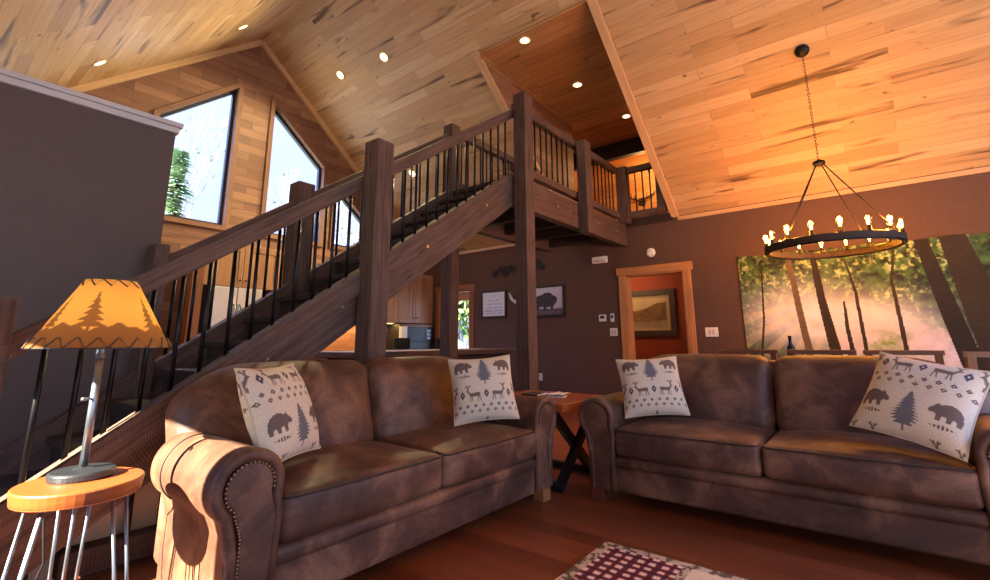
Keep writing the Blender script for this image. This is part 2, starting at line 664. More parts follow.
mb.poly([(DX0 - .03, DY0 - .01, DZ0 + .012), (DX0 - .03, DY1 + .01, DZ0 + .012), (DXE, DY1 + 1.1, DZ1), (DXE, DY0 - .5, DZ1)], [(DY0, 0), (DY1, 0), (DY1, 3.9), (DY0, 3.9)])
struct(mb.build('ceiling_dormer', M['ceil_dark']))

# dormer cheek walls and header
mb = MB()
for y, t in ((DY1, .05), (DY0, -.05)):
    pl = [(DX0, DZ0), (XM + .14, DZ0 - .03), (XM + .14, ZE), (XM, ZE)]
    mb.prism(pl, y, y + t, lambda a, b, t_: (a, t_, b))
struct(mb.build('wall_dormer', M['gable']))
mb = MB().box(DXE - .07, HY0 + .01, 4.58, DXE + .07, HY1 - .01, DZ1 + .04)
struct(mb.build('trim_1', M['timber_dk']), 'dark header beam across the upstairs hallway')
# light boards along the dormer edges
mb = MB()
for y in (DY0 - .03, DY1 + .03):
    mb.bar((DX0 - .05, y, zr(DX0 - .05) - .02), (XM - .02, y, zr(XM - .02) - .02), .1, .05, (SL, 0, 1))
struct(mb.build('trim_2', M['trim']), 'pale boards edging the dormer opening in the ceiling')
mb = MB().bar((DX0, DY1 - .02, DZ0 - .03), (XM + .12, DY1 - .02, DZ0 + (DZ1 - DZ0) * .65 - .03), .04, .06)
struct(mb.build('trim_3', M['ceil_dark']), 'thin strip where the dormer cheek meets its ceiling')

# mural wall (x = XM)
DOOR = (2.07, 2.93, 2.05)
KD = (6.13, 6.95, 2.06)
mb = MB()
pts = [(YF, 0), (DOOR[0], 0), (DOOR[0], DOOR[2]), (DOOR[1], DOOR[2]), (DOOR[1], 0), (KD[0], 0), (KD[0], KD[2]), (KD[1], KD[2]), (KD[1], 0), (YG, 0), (YG, ZE), (YF, ZE)]
wallpoly(mb, pts, [], lambda y, z: (XM, y, z))
wallpoly(mb, pts, [], lambda y, z: (XM + .14, y, z))
struct(mb.build('wall_right', M['brown']))
mb = MB().box(XM - .025, YF, ZE - .07, XM - .003, DY0 - .06, ZE - .015).box(XM - .025, 4.1, ZE - .07, XM - .003, YG - .03, ZE - .015)
struct(mb.build('trim_4', M['trim']), 'thin pale strip where the taupe wall meets the ceiling')
mb = MB().box(XM - .05, DY0, ZE - .05, XM + .14, 2.84, ZE + .06)
struct(mb.build('trim_5', M['timber_dk']), 'dark cap board on top of the taupe wall under the upstairs railing')

# gable wall with the raked windows
def zc(x): return zr(x) - 0.78
wins = [[(.3, 2.79), (1.6, 2.79), (1.6, zc(1.6)), (.3, zc(.3))],
        [(1.93, 2.79), (2.93, 2.79), (2.93, zc(2.93)), (1.93, zc(1.93))],
        [(3.53, 2.79), (4.52, 2.79), (4.52, zc(4.52)), (3.53, zc(3.53))],
        [(4.8, 2.79), (5.75, 2.79), (5.75, zc(5.75)), (4.8, zc(4.8))]]
wins = [[p for p in w] for w in wins]
wins[0][3] = (.3, max(2.83, zc(.3)))
wins[3][2] = (5.75, max(2.83, zc(5.75)))
outer = [(XL, 0), (XM, 0), (XM, ZE), (XR, ZR), (XL, ZL)]
mb = MB()
wallpoly(mb, outer, wins, lambda x, z: (x, YG, z), lambda x, z: (x, z))
wallpoly(mb, outer, wins, lambda x, z: (x, YG + .2, z), lambda x, z: (x, z))
struct(mb.build('wall_gable', M['gable']))
for i, w in enumerate(wins):
    root = bpy.data.objects.new('window_%d' % (i + 1), None)
    COL.objects.link(root)
    struct(root)
    # dark sash, pine casing, pane
    casing, sash, pane = MB(), MB(), MB()
    def inset(d):
        out = []
        n_ = len(w)
        for k in range(n_):
            a, b_, c = Vector(w[k - 1]), Vector(w[k]), Vector(w[(k + 1) % n_])
            e1, e2 = (b_ - a).normalized(), (c - b_).normalized()
            n1, n2 = Vector((-e1.y, e1.x)), Vector((-e2.y, e2.x))
            q = (n1 + n2) / (1 + n1.dot(n2)) * d
            out.append((b_.x + q.x, b_.y + q.y))
        return out
    def ringed(mb_, p_out, p_in, y0, y1):
        n_ = len(p_out)
        for k in range(n_):
            l = (k + 1) % n_
            A, B, C_, D = p_out[k], p_out[l], p_in[l], p_in[k]
            ln = math.hypot(A[0] - B[0], A[1] - B[1])
            wd = .07
            for (P1, P2, ya, yb) in ((A, B, y0, y1), (D, C_, y0, y1)):
                mb_.poly([(P1[0], ya, P1[1]), (P2[0], ya, P2[1]), (P2[0], yb, P2[1]), (P1[0], yb, P1[1])], [(0, 0), (ln, 0), (ln, .05), (0, .05)])
            for y in (y0, y1):
                mb_.poly([(A[0], y, A[1]), (B[0], y, B[1]), (C_[0], y, C_[1]), (D[0], y, D[1])], [(0, 0), (ln, 0), (ln, wd), (0, wd)])
    ringed(casing, inset(-.07), inset(0), YG - .035, YG + .19)
    ringed(sash, inset(-.005), inset(.045), YG + .07, YG + .13)
    pane.poly([(x, YG + .1, z) for x, z in w])
    casing.build('casing', M['gable'], root)
    sash.build('window_frame', M['gun'], root)
    pane.build('pane', M['glass'], root)
# rake trim boards
mb = MB()
for xe in (XL, XM):
    mb.bar((xe, YG - .03, zr(xe) - .05), (XR, YG - .03, ZR - .05), .05, .09, (-SL if xe > XR else SL, 0, 1))
struct(mb.build('trim_6', M['trim']), 'pale rake boards along the top of the gable wall')

# left, front walls (behind and beside the camera) with the sun window and added fill-light openings
LW = (1.93, 3.05, .62, 1.855)
mb = MB()
wallpoly(mb, [(YF, 0), (YG, 0), (YG, ZL), (YF, ZL)], [rect(LW[0], LW[2], LW[1], LW[3]), rect(-3.3, .5, -.7, 2.2)], lambda y, z: (XL, y, z))  # the second, unseen opening is added for fill light
struct(mb.build('wall_left', M['wall']))
FW = [rect(-.4, .4, 1.6, 2.4), rect(1.9, .4, 4.4, 4.2), rect(4.7, .4, 6.6, 2.4)]  # unseen openings added to let in fill light
mb = MB()
wallpoly(mb, outer, FW, lambda x, z: (x, YF, z), lambda x, z: (x, z))
struct(mb.build('wall_front', M['gable']))

# dark wall that closes the foot of the stairs, with its pale cap
mb = MB().box(XL, 3.97, 0, 1.135, 4.13, 2.655)
struct(mb.build('wall_stair', M['wall']))
mb = MB().box(XL, 3.935, 2.655, 1.17, 4.165, 2.69).box(XL, 3.95, 2.61, 1.155, 4.15, 2.654)
struct(mb.build('trim_7', M['captrim'], bevel=.004), 'pale cap on the dark wall by the stairs')
# beige panel closing the space under the stairs
mb = MB()
mb.prism([(.55, 0), (1.5, 0), (1.5, .56), (1.2, .56), (.62, .17), (.55, .12)], 3.03, 3.09, lambda x, z, t: (x, t, z))
struct(mb.build('wall_understair', M['beige']))
mb = MB().box(XM - .018, YF, .0, XM - .002, DOOR[0] - .13, .12).box(XM - .018, DOOR[1] + .13, 0, XM - .002, KD[0] - .1, .12)
struct(mb.build('baseboard_right', M['pine_dk']))

# door to the red room
def casing_door(name, y0, y1, h, w, mat, jamb=True):
    root = bpy.data.objects.new(name, None)
    COL.objects.link(root)
    struct(root)
    t = .03
    c = MB().box(XM - t, y0 - w, 0, XM, y0, h).box(XM - t, y1, 0, XM, y1 + w, h).box(XM - t - .008, y0 - w - .03, h, XM, y1 + w + .03, h + w)
    c.build('door_casing', mat, root, bevel=.004)
    j = MB().box(XM - .005, y0, 0, XM + .15, y0 + .02, h).box(XM - .005, y1 - .02, 0, XM + .15, y1, h).box(XM - .005, y0, h - .02, XM + .15, y1, h)
    j.build('door_jamb', mat, root)
    return root
d1 = casing_door('door_1', DOOR[0], DOOR[1], DOOR[2], .115, M['pine'])
# the open leaf folded back inside the red room, seen edge-on
leaf = MB().box(XM + .17, DOOR[0] + .0, .01, XM + .85, DOOR[0] + .04, 2.02)
leaf.build('door_leaf', M['captrim'], d1, bevel=.004)
MB().lathe([(0, 0), (.012, 0), (.012, .03), (.028, .035), (.03, .06), (.0, .07)], (XM + .78, DOOR[0] + .04, 1.0), 12, axis='y').build('door_knob', M['gun'], d1, smooth=True)
d2 = casing_door('door_2', KD[0], KD[1], KD[2], .1, M['pine_dk'])
s_ = MB()
for y in (KD[0] + .02, KD[1] - .1):
    s_.box(XM + .06, y, .01, XM + .1, y + .08, 2.03)
s_.box(XM + .06, KD[0] + .1, 1.86, XM + .1, KD[1] - .1, 2.03).box(XM + .06, KD[0] + .1, .01, XM + .1, KD[1] - .1, .3)
s_.build('door_leaf', M['pine'], d2)
MB().box(XM + .075, KD[0] + .1, .3, XM + .085, KD[1] - .1, 1.86).build('pane', M['glass'], d2)

# red room beyond door_1
X2 = 8.45
mb = MB()
mb.poly([(X2, .9, 0), (X2, 4.3, 0), (X2, 4.3, 2.45), (X2, .9, 2.45)])
mb.poly([(XM + .14, .9, 0), (X2, .9, 0), (X2, .9, 2.45), (XM + .14, .9, 2.45)])
mb.poly([(XM + .14, 4.3, 0), (X2, 4.3, 0), (X2, 4.3, 2.45), (XM + .14, 4.3, 2.45)])
mb.poly([(XM + .14, .9, 2.45), (X2, .9, 2.45), (X2, 4.3, 2.45), (XM + .14, 4.3, 2.45)])
struct(mb.build('wall_red_room', M['red']))

# upstairs hallway beyond the landing
mb = MB()
mb.poly([(HX, HY0, 2.84), (HX, HY1, 2.84), (HX, HY1, HZ), (HX, HY0, HZ)], [(HY0, 2.84), (HY1, 2.84), (HY1, HZ), (HY0, HZ)])
mb.poly([(XM + .1, HY0, 2.84), (HX, HY0, 2.84), (HX, HY0, HZ), (XM + .1, HY0, HZ)], [(0, 0), (2.5, 0), (2.5, 2.1), (0, 2.1)])
mb.poly([(XM + .1, HY1, 2.84), (HX, HY1, 2.84), (HX, HY1, HZ), (XM + .1, HY1, HZ)], [(0, 0), (1.8, 0), (1.8, 1.9), (0, 1.9)])
mb.poly([(XM + .1, HY0, HZ), (HX, HY0, HZ), (HX, HY1, HZ), (XM + .1, HY1, HZ)], [(HY0, 0), (HY0, 2.5), (HY1, 2.5), (HY1, 0)])
struct(mb.build('wall_hall', M['pine']))
mb = MB()
mb.poly([(XM + .14, HY0, 2.84), (HX, HY0, 2.84), (HX, HY1, 2.84), (XM + .14, HY1, 2.84)], [(HY0, 0), (HY0, 2), (HY1, 2), (HY1, 0)])
struct(mb.build('floor_hall', M['floor']))
mb = MB()
mb.poly([(XM + .09, HY0, 2.87), (XM + .09, DY0, 2.87), (XM + .09, DY0, HZ), (XM + .09, HY0, HZ)])
mb.poly([(XM + .09, DY1, 2.87), (XM + .09, HY1, 2.87), (XM + .09, HY1, HZ), (XM + .09, DY1, HZ)])
struct(mb.build('wall_hall_front', M['pine']))

# ------------------------------------------------------------------ staircase
def sz(x): return 1.563 + .685 * (x - 2.084)        # top edge of the stringers
def hz(x): return 2.302 + .690 * (x - 2.084)        # top of the handrail
def nose(x): return 1.226 + .69 * (x - 1.70)
RUN, RISE, LZ = .257, .1775, 2.84
stair = thing('staircase', 'long straight timber staircase with black iron balusters rising behind the left sofa', 'staircase', (0, 3.4, 0))
OFF = Vector((0, -3.4, 0))
def part(mb, name, mat, parent, off, **kw):
    return mb.build(name, mat, parent, loc=off, **kw)
def sloped(x0, x1, fz, depth, y, t):
    p = [(x0, fz(x0)), (x1, fz(x1)), (x1, fz(x1) - depth), (x0, fz(x0) - depth)]
    m_ = MB()
    cA = fz(x0) - depth / 2
    cB = fz(x1) - depth / 2
    # mitred parallelogram beam with uv along its slope
    sec = math.hypot(x1 - x0, fz(x1) - fz(x0))
    def P(x, z, yy): return (x, yy, z)
    F0 = [P(p[0][0], p[0][1], y), P(p[1][0], p[1][1], y), P(p[2][0], p[2][1], y), P(p[3][0], p[3][1], y)]
    F1 = [P(a[0], a[2], y + t) for a in F0]
    o = random.random() * 5
    m_.poly(F0, [(0, o), (sec, o), (sec, o + depth), (0, o + depth)])
    m_.poly(F1[::-1], [(0, o + depth), (sec, o + depth), (sec, o), (0, o)])
    for i in range(4):
        j = (i + 1) % 4
        long_ = i in (0, 2)
        m_.poly([F0[i], F1[i], F1[j], F0[j]], [(0, o), (0, o + t), (sec if long_ else depth, o + t), (sec if long_ else depth, o)])
    return m_
XB = .2
def stringer(y, parent, end):
    m_ = MB()
    xb = XB
    # foot cut level with the floor
    top = [(xb, sz(xb)), (end, sz(end)), (end, sz(end) - .385)]
    xf = 2.084 + (.385 - 1.563) / .685
    top += [(xf, 0.0), (xb, 0.0)]
    m_.prism(top, y, y + .1, lambda x, z, t: (x, t, z))
    # uv along the slope
    ca, sa_ = math.cos(math.atan(.685)), math.sin(math.atan(.685))
    m_.uv = [[(m_.v[i][0] * ca + m_.v[i][2] * sa_, m_.v[i][2] * ca - m_.v[i][0] * sa_ + m_.v[i][1]) for i in f] for f in m_.f]
    return part(m_, 'stringer', M['timber'], parent, OFF, bevel=.006)
stringer(2.90, stair, 4.0)
stringer(3.82, stair, 3.98)
# cap strip fixed on the lower run of the near stringer
part(sloped(XB + .02, 2.05, lambda x: sz(x) + .015, .165, 2.835, .08), 'stringer_cap', M['timber'], stair, OFF, bevel=.004)
for k in range(16):
    x0 = 4.04 - (15 - k) * RUN
    z = LZ - (15 - k) * RISE
    if k < 15:
        part(MB().box(x0 - .03, 3.0, z - .045, x0 + RUN + .0, 3.82, z), 'tread', M['timber_dk'], stair, OFF, bevel=.006)
        part(MB().box(x0, 3.0, z - RISE, x0 + .02, 3.82, z - .046), 'riser', M['timber_dk'], stair, OFF)
def post(x0, y0, z0, x1, z1, parent, off, name='newel_post'):
    return part(MB().box(x0, y0, z0, x1, y0 + .16, z1), name, M['timber'], parent, off, bevel=.008)
post(.14, 2.72, 0, .32, 1.235, stair, OFF)
post(2.055, 2.72, 0, 2.21, 2.55, stair, OFF)
post(2.05, 3.80, 0, 2.21, 2.45, stair, OFF)
post(1.06, 3.80, 0, 1.15, 1.73, stair, OFF)
# crack running down the middle post
part(MB().box(2.128, 2.7185, .9, 2.134, 2.7215, 2.5), 'drying_crack', M['blackplastic'], stair, OFF)
def hrail(x0, x1, y):
    return part(sloped(x0, x1, hz, .115, y, .075), 'handrail', M['timber'], stair, OFF, bevel=.006)
hrail(.26, 4.08, 2.89)
hrail(1.14, 2.055, 3.845); hrail(2.205, 3.985, 3.845)
def balus(x, y, z0, z1, parent, off):
    return part(MB().tube([(x, y, z0), (x, y, z1)], .0115, 8), 'baluster', M['black'], parent, off, smooth=True)
x = .46
while x < 3.93:
    if not 2.02 < x < 2.24:
        balus(x, 2.945, sz(x) - .01, hz(x) - .12, stair, OFF)
    x += .1285
x = 1.23
while x < 3.93:
    if not 2.02 < x < 2.24:
        balus(x, 3.885, sz(x) - .01, hz(x) - .12, stair, OFF)
    x += .1285
# guard below the stringer: bottom rail with short bars
part(MB().box(.62, 2.9, .045, 1.5, 3.0, .15), 'bottom_rail', M['timber_dk'], stair, OFF, bevel=.004)
for x in (.87, 1.0, 1.13, 1.26, 1.39):
    balus(x, 2.95, .14, sz(x) - .38, stair, OFF)
# lag bolts on the stringer
for x in (1.45, 1.95, 2.75, 3.55):
    part(MB().lathe([(0, -.008), (.014, -.006), (.016, 0)], (x, 2.9, sz(x) - .17), 10, axis='y'), 'lag_bolt', M['nail'], stair, OFF)

# ------------------------------------------------------------------ landing bridge
land = thing('landing_bridge', 'raised timber landing with iron railings joining the stairs to the upper floor', 'landing', (5.4, 3.4, LZ))
LO = Vector((-5.4, -3.4, -LZ))
P = lambda mb, name, mat, **kw: part(mb, name, mat, land, LO, **kw)
P(MB().box(4.0, 2.99, LZ - .05, 6.995, 4.0, LZ), 'deck', M['timber_dk'])
P(MB().box(4.0, 2.87, 2.50, 6.995, 2.99, 2.845), 'beam', M['timber'], bevel=.006)
P(MB().box(4.0, 4.0, 2.50, 6.6, 4.12, 2.845), 'beam', M['timber'], bevel=.006)
P(MB().box(4.02, 2.99, 2.53, 4.12, 4.0, 2.785), 'beam', M['timber_dk'])
for x in (4.7, 5.3, 5.9, 6.5):
    P(MB().box(x, 2.992, 2.56, x + .09, 3.998, 2.786), 'joist', M['timber_dk'])
def lp(x0, y0, z0, x1, z1, d=.155):
    return P(MB().box(x0, y0, z0, x1, y0 + d, z1), 'post', M['timber'], bevel=.008)
lp(3.975, 2.71, 0, 4.135, 3.78)
lp(3.98, 3.80, 0, 4.13, 3.73)
lp(5.42, 2.73, 2.43, 5.59, 3.71, .135)
lp(6.82, 2.76, 2.845, 6.97, 3.76, .17)
lp(6.86, 2.2, 2.93, 6.98, 3.60, .12)
def rail(p, q, name='handrail'):
    return P(MB().bar(p, q, .09, .09), name, M['timber'], bevel=.006)
rail((4.09, 2.93, 3.705), (6.83, 2.93, 3.705))
rail((4.05, 2.93, 2.965), (6.83, 2.93, 2.965), 'bottom_rail')
rail((4.13, 3.9, 3.675), (5.92, 3.9, 3.675)); rail((4.13, 3.9, 2.965), (6.7, 3.9, 2.965), 'bottom_rail')
rail((6.92, 2.76, 3.7), (6.92, 2.32, 3.7)); rail((6.92, 2.76, 2.97), (6.92, 2.32, 2.97), 'bottom_rail')
def lb(x, y, z1=3.66):
    P(MB().tube([(x, y, 3.0), (x, y, z1)], .0115, 8), 'baluster', M['black'], smooth=True)
for k in range(9): lb(4.25 + k * .1285, 2.93)
for k in range(9): lb(5.69 + k * .125, 2.93)
for k in range(13): lb(4.26 + k * .128, 3.9, 3.63)
for k in range(3): lb(6.92, 2.65 - k * .115)
for x in (4.3, 4.9, 5.2, 6.0, 6.6):
    P(MB().lathe([(0, -.008), (.014, -.006), (.016, 0)], (x, 2.87, 2.68), 10, axis='y'), 'lag_bolt', M['nail'])

# ------------------------------------------------------------------ sofas
def make_sofa():
    W, D = 2.245, .87
    root = thing('sofa', 'brown suede two cushion sofa in front of the staircase', 'sofa')
    sm = M['suede']
    AW = .245
    # base and lower front rail
    b = MB()
    b.rbox(AW - .03, .045, .075, W - AW + .03, .8, .30, .02, n=5)
    base = b.build('base', sm, root, smooth=True)
    MB().rbox(AW - .01, .028, .225, W - AW + .01, .2, .302, .03, puff=(0, .01, 0), n=8).build('front_rail', sm, base, smooth=True)
    # seat cushions
    mid = W / 2
    for x0, x1 in ((AW + .003, mid - .003), (mid + .003, W - AW - .003)):
        def warp(p, x0=x0, x1=x1):
            u = (p.x - x0) / (x1 - x0) * 2 - 1
            t = max(0, (p.y - .05) / .6)
            p.z += .018 * (1 - u * u) * t * (1 if p.z > .4 else 0) - .0
            return p
        c = MB().rbox(x0, .015, .305, x1, .72, .478, .035, puff=(0, .012, .03), n=9, warp=warp)
        s = c.build('seat_cushion', sm, root, smooth=True)
        w_ = MB()
        pts = [(x0 + .012, .09, .475), (x0 + .012, .03, .47), (x0 + .03, .018, .468)] + \
              [(x0 + (x1 - x0) * k / 12, .017 - .008 * math.sin(PI * k / 12), .468) for k in range(1, 12)] + [(x1 - .03, .018, .468), (x1 - .012, .03, .47), (x1 - .012, .09, .475)]
        w_.tube(pts, .0055, 6).build('welt', M['welt'], s, smooth=True)
    # back cushions with crowned, rounded outer shoulders
    def bw(side):
        def f(p):
            # lean back and crown
            z = (p.z - .44) / .5
            x_in = (p.x - (.07 if side < 0 else mid)) / (mid - .07)
            u = x_in if side < 0 else 1 - x_in          # 0 at the outer shoulder, 1 at the middle
            if z > .2:
                drop = .15 * max(0, 1 - u / .34) ** 2.2 + .012 * (1 - u) 
                p.z -= drop * max(0, (z - .2) / .8)
            p.y += .13 * z
            return p
        return f
    for side, x0, x1 in ((-1, .07, mid - .004), (1, mid + .004, W - .07)):
        c = MB().rbox(x0, .53, .44, x1, .74, .938, .085, puff=(0, .05, .02), n=14, warp=bw(side), nr=4)
        c.build('back_cushion', sm, root, smooth=True)
    def bwf(p):
        z = (p.z - .08) / .84
        u = abs(p.x - mid) / (mid - .10)
        if z > .4:
            p.z -= .14 * max(0, (u - .75) / .25) ** 2 * (z - .4) / .6
        return p
    MB().rbox(.10, .70, .08, W - .10, .845, .915, .06, n=14, warp=bwf).build('back', sm, root, smooth=True)
    # rolled arms: profile in x,z drawn out along y
    def prof(grow=0.0):
        r = .131 + grow
        cx, cz = .122, .537
        pts = []
        a0, a1 = math.radians(232), math.radians(-18)
        for k in range(25):
            a = a0 + (a1 - a0) * k / 24
            pts.append((cx + r * math.cos(a), cz + r * math.sin(a)))
        pts.append((.243 + grow * .3, .42))
        pts.append((.243 + grow * .3, .085))
        pts.append((.062 - grow * .3, .085))
        pts.append((.058 - grow * .3, .38))
        return pts
    for side in (-1, 1):
        X = (lambda x: x) if side < 0 else (lambda x: W - x)
        a = MB()
        pl = prof()
        n = len(pl)
        ys = [.035, .05, .2, .35, .5, .62]
        for i in range(n):
            j = (i + 1) % n
            for k in range(len(ys) - 1):
                a.poly([(X(pl[i][0]), ys[k], pl[i][1]), (X(pl[j][0]), ys[k], pl[j][1]), (X(pl[j][0]), ys[k + 1], pl[j][1]), (X(pl[i][0]), ys[k + 1], pl[i][1])])
        a.poly([(X(x), .62, z) for x, z in pl])
        a.poly([(X(x), .035, z) for x, z in pl[::-1]])
        arm = a.build('arm', sm, root, smooth=True)
        md = arm.modifiers.new('Split', 'EDGE_SPLIT')
        md.split_angle = math.radians(50)
        # padded rim round the arm front
        rim = MB()
        c2 = [(x * .97 + .004, z * .985 + .004) for x, z in pl]
        inner = prof(-.018)
        rp = inner[:26] + [(.226, .3), (.226, .1)]
        lp_ = [(.082, .1), (.082, .3)]
        path = lp_ + [(x, z) for x, z in inner[:26]] + [(.228, .3), (.228, .1)]
        rim.tube([(X(x), .032, z) for x, z in path], [.022] * len(path), 10)
        rim.build('front_roll', sm, arm, smooth=True)
        fp = prof(-.045)
        fp = fp[:26] + [(.205, .09), (.1, .09), (.1, .36)]
        pan = MB().prism([(x, z) for x, z in fp], .014, .05, lambda x, z, t: (X(x), t, z))
        pan.build('front_panel', sm, arm, bevel=.008)
        nm = MB()
        np_ = [(.098, .1 + .013 * k) for k in range(21)]
        npf = [(.098, .373), (.090, .405), (.076, .44)] + prof(-.044)[:25]
        for k in range(len(npf) - 1):
            (xa, za), (xb, zb) = npf[k], npf[k + 1]
            nn = max(1, int(round(math.hypot(xa - xb, za - zb) / .013)))
            np_ += [(xa + (xb - xa) * t / nn, za + (zb - za) * t / nn) for t in range(nn)]
        for (x, z) in np_:
            nm.lathe([(0, -.0045), (.0035, -.003), (.0048, 0)], (X(x), .0135, z), 6, axis='y')
        nm.build('nailhead_trim', M['nail'], arm, smooth=True)
        # seam welt across the top towards the back
        sw = MB().tube([(X(x), .50, z) for x, z in prof(.002)[:25]], .004, 6)
        sw.build('welt', M['welt'], arm, smooth=True)
    for x, y in ((.1, .085), (W - .1, .085), (.18, .74), (W - .18, .74)):
                        MB().bar((x, y, 0), (x, y, .085), .09, .085, (0, 1, 0)).build('foot', M['foot'], root, bevel=.005)
    return root
sofa1 = make_sofa()
sofa1.location = (.785, 1.83, 0)
sofa2 = dup(sofa1, (3.10, 1.71, 0), -PI / 2, 'brown suede two cushion sofa on the right backing onto the dining chairs')
for o in sofa2.children:
    if o.name.startswith('foot'):
        o.data = o.data.copy()
        o.data.materials[0] = M['foot_red']
for o in (sofa1, sofa2):
    o['group'] = 'matching brown suede sofas'

# ------------------------------------------------------------------ throw pillows
BEAR = [(0, .35), (.06, .45), (.14, .52), (.2, .6), (.25, .67), (.31, .59), (.45, .66), (.6, .69), (.75, .65), (.9, .55), (.98, .4), (1, .2), (.98, 0), (.84, 0), (.83, .15), (.74, .2), (.68, 0), (.55, 0), (.56, .18), (.42, .2), (.38, 0), (.26, 0), (.25, .2), (.2, .28), (.1, .26), (.02, .28)]
DEER = [(.0, .60), (.08, .68), (.16, .72), (.22, .62), (.28, .5), (.5, .5), (.8, .53), (.9, .5), (.94, .42), (.9, .3), (.8, .26), (.5, .28), (.36, .26), (.26, .3), (.2, .42), (.12, .56)]
DLEG = [((.3, .32), (.26, 0)), ((.38, .3), (.42, 0)), ((.8, .32), (.74, 0)), ((.87, .34), (.93, 0)), ((.16, .7), (.24, .95)), ((.2, .82), (.34, .95)), ((.14, .7), (.1, .98)), ((.12, .84), (0, .96))]

def motif(U, V):
    """fabric repeat, U in [-.22,.22] across, V metres down from the start of a repeat (0..0.40)"""
    m = np.zeros(U.shape)
    def place(poly, cx, cy, w, flip):
        X = (U - cx) / w + .5
        X = 1 - X if flip else X
        return inpoly(X, (cy - V) / w, poly)
    def stamp(mask, val):
        m[mask] = val
    # band one: spruce between two bears
    for cx in (0, -.31, .31):
        ty0, ty1 = .015, .185
        t = (V - ty0) / (ty1 - ty0)
        X = np.abs(U - cx)
        saw = .5 + .5 * ((t * 11) % 1)
        stamp((t > 0) & (t < 1) & (X < .064 * t ** .8 * saw * np.clip(1.12 - .55 * np.clip((t - .82) / .18, 0, 1), 0, 2)), .85)
        stamp(seg(U, V, (cx, .16), (cx, .21), .004), .85)
    for cx, fl in ((-.135, True), (.135, False)):
        stamp(place(BEAR, cx, .125, .125, fl), 1)
        a = np.abs(U - cx) / .05 + np.abs(V - .15) / .011
        stamp((a < 1) & (np.sin(U * 420) > -.4), .9)
    # band two: stags about a blue diamond
    for cx, fl in ((-.085, False), (.085, True), (-.24, True), (.24, False)):
        w = .105
        X = (U - cx) / w + .5
        X = 1 - X if fl else X
        Y = (.315 - V) / w
        k = inpoly(X, Y, DEER)
        for a, b in DLEG:
            k |= seg(X, Y, a, b, .028)
        stamp(k, .95)
    for cx in (-.16, 0.0, .16):
        a = np.abs(U - cx) / .018 + np.abs(V - .272) / .028
        stamp((a < 1) & (a > .28), 2)
    # band three: two staggered rows of small diamonds
    for r, (yy, ph) in enumerate(((.345, 0), (.378, .026))):
        uu = (U + ph) % .052 - .026
        a = np.abs(uu) / .013 + np.abs(V - yy) / .012
        stamp((a < 1) & (a > .3), 1 if r else 2)
    return m

def make_pillow(name, label, start, loc, yaw, lean, roll, w=.215):
    n = 151
    u = np.linspace(-1, 1, n)
    U, V = np.meshgrid(u, u, indexing='ij')
    edge = .075
    X = w * U * (1 - edge * (1 - V ** 2) * np.abs(U) ** 3 * 1.0) 
    Z = w * V * (1 - edge * (1 - U ** 2) * np.abs(V) ** 3)
    prof_ = np.clip((1 - U ** 4) * (1 - V ** 4), 0, 1) ** .55
    crease = .006 * (vnoise(U * 2.2 + 5, V * 2.2 + 9, int(start * 100) + 3, 3) - .5)
    T = .088 * prof_ * (.55 + .45 * (1 - .5 * (U ** 2 + V ** 2))) 
    obj = None
    root = thing(name, label, 'pillow', loc, 0, 'wildlife pattern throw pillows')
    Rm = Matrix.Rotation(yaw, 3, 'Z') @ Matrix.Rotation(-lean, 3, 'X') @ Matrix.Rotation(roll, 3, 'Y')
    root.rotation_euler = Rm.to_euler()
    base = s2l((206, 190, 168))
    tones = {1: s2l((104, 88, 80)), .95: s2l((112, 94, 84)), .9: s2l((96, 84, 78)), .85: s2l((104, 102, 106)), 2: s2l((74, 70, 82))}
    for side, nm in ((-1, 'front'), (1, 'back')):
        pts = np.stack([X, side * (T + crease * prof_) , Z], -1)
        mm = motif(U * .22 * (1 if side < 0 else -1), (start + (1 - V) * .22) % .40)
        cols = np.broadcast_to(base, (n, n, 3)).copy()
        for k, c in tones.items():
            cols[np.isclose(mm, k)] = c
        if side > 0:
            pts = pts[::-1]
            cols = cols[::-1]
        grid_obj(nm, pts, cols, M['pillow'], root)
    # piped edge
    e = MB()
    path = [(w * a * (1 - edge * (1 - b * b) * abs(a) ** 3), 0, w * b * (1 - edge * (1 - a * a) * abs(b) ** 3)) for a, b in
            [(t, 1) for t in np.linspace(-1, 1, 14)[:-1]] + [(1, t) for t in np.linspace(1, -1, 14)[:-1]] + [(t, -1) for t in np.linspace(1, -1, 14)[:-1]] + [(-1, t) for t in np.linspace(-1, 1, 14)[:-1]]]
    e.tube(path, .005, 6, closed=True)
    e.build('piping', plain_pipe, root, smooth=True)
    return root
plain_pipe = plain('cream_piping', (188, 168, 144), .85)
rad = math.radians
make_pillow('throw_pillow', 'cream wildlife pillow with stags on top at the left end of the staircase sofa', .2, (1.155, 2.14, .75), rad(29.6), rad(24), rad(0))
make_pillow('throw_pillow', 'cream wildlife pillow with bears on top at the right end of the staircase sofa', 0, (2.53, 2.10, .745), rad(-40), rad(20), rad(-4))
make_pillow('throw_pillow', 'cream wildlife pillow standing upright beside the left arm of the right sofa', 0, (3.44, 1.30, .735), rad(-62), rad(26), rad(-4))
make_pillow('throw_pillow', 'cream wildlife pillow slumped sideways at the right end of the right sofa', .2, (3.33, -.13, .745), rad(-108), rad(34), rad(13), .238)

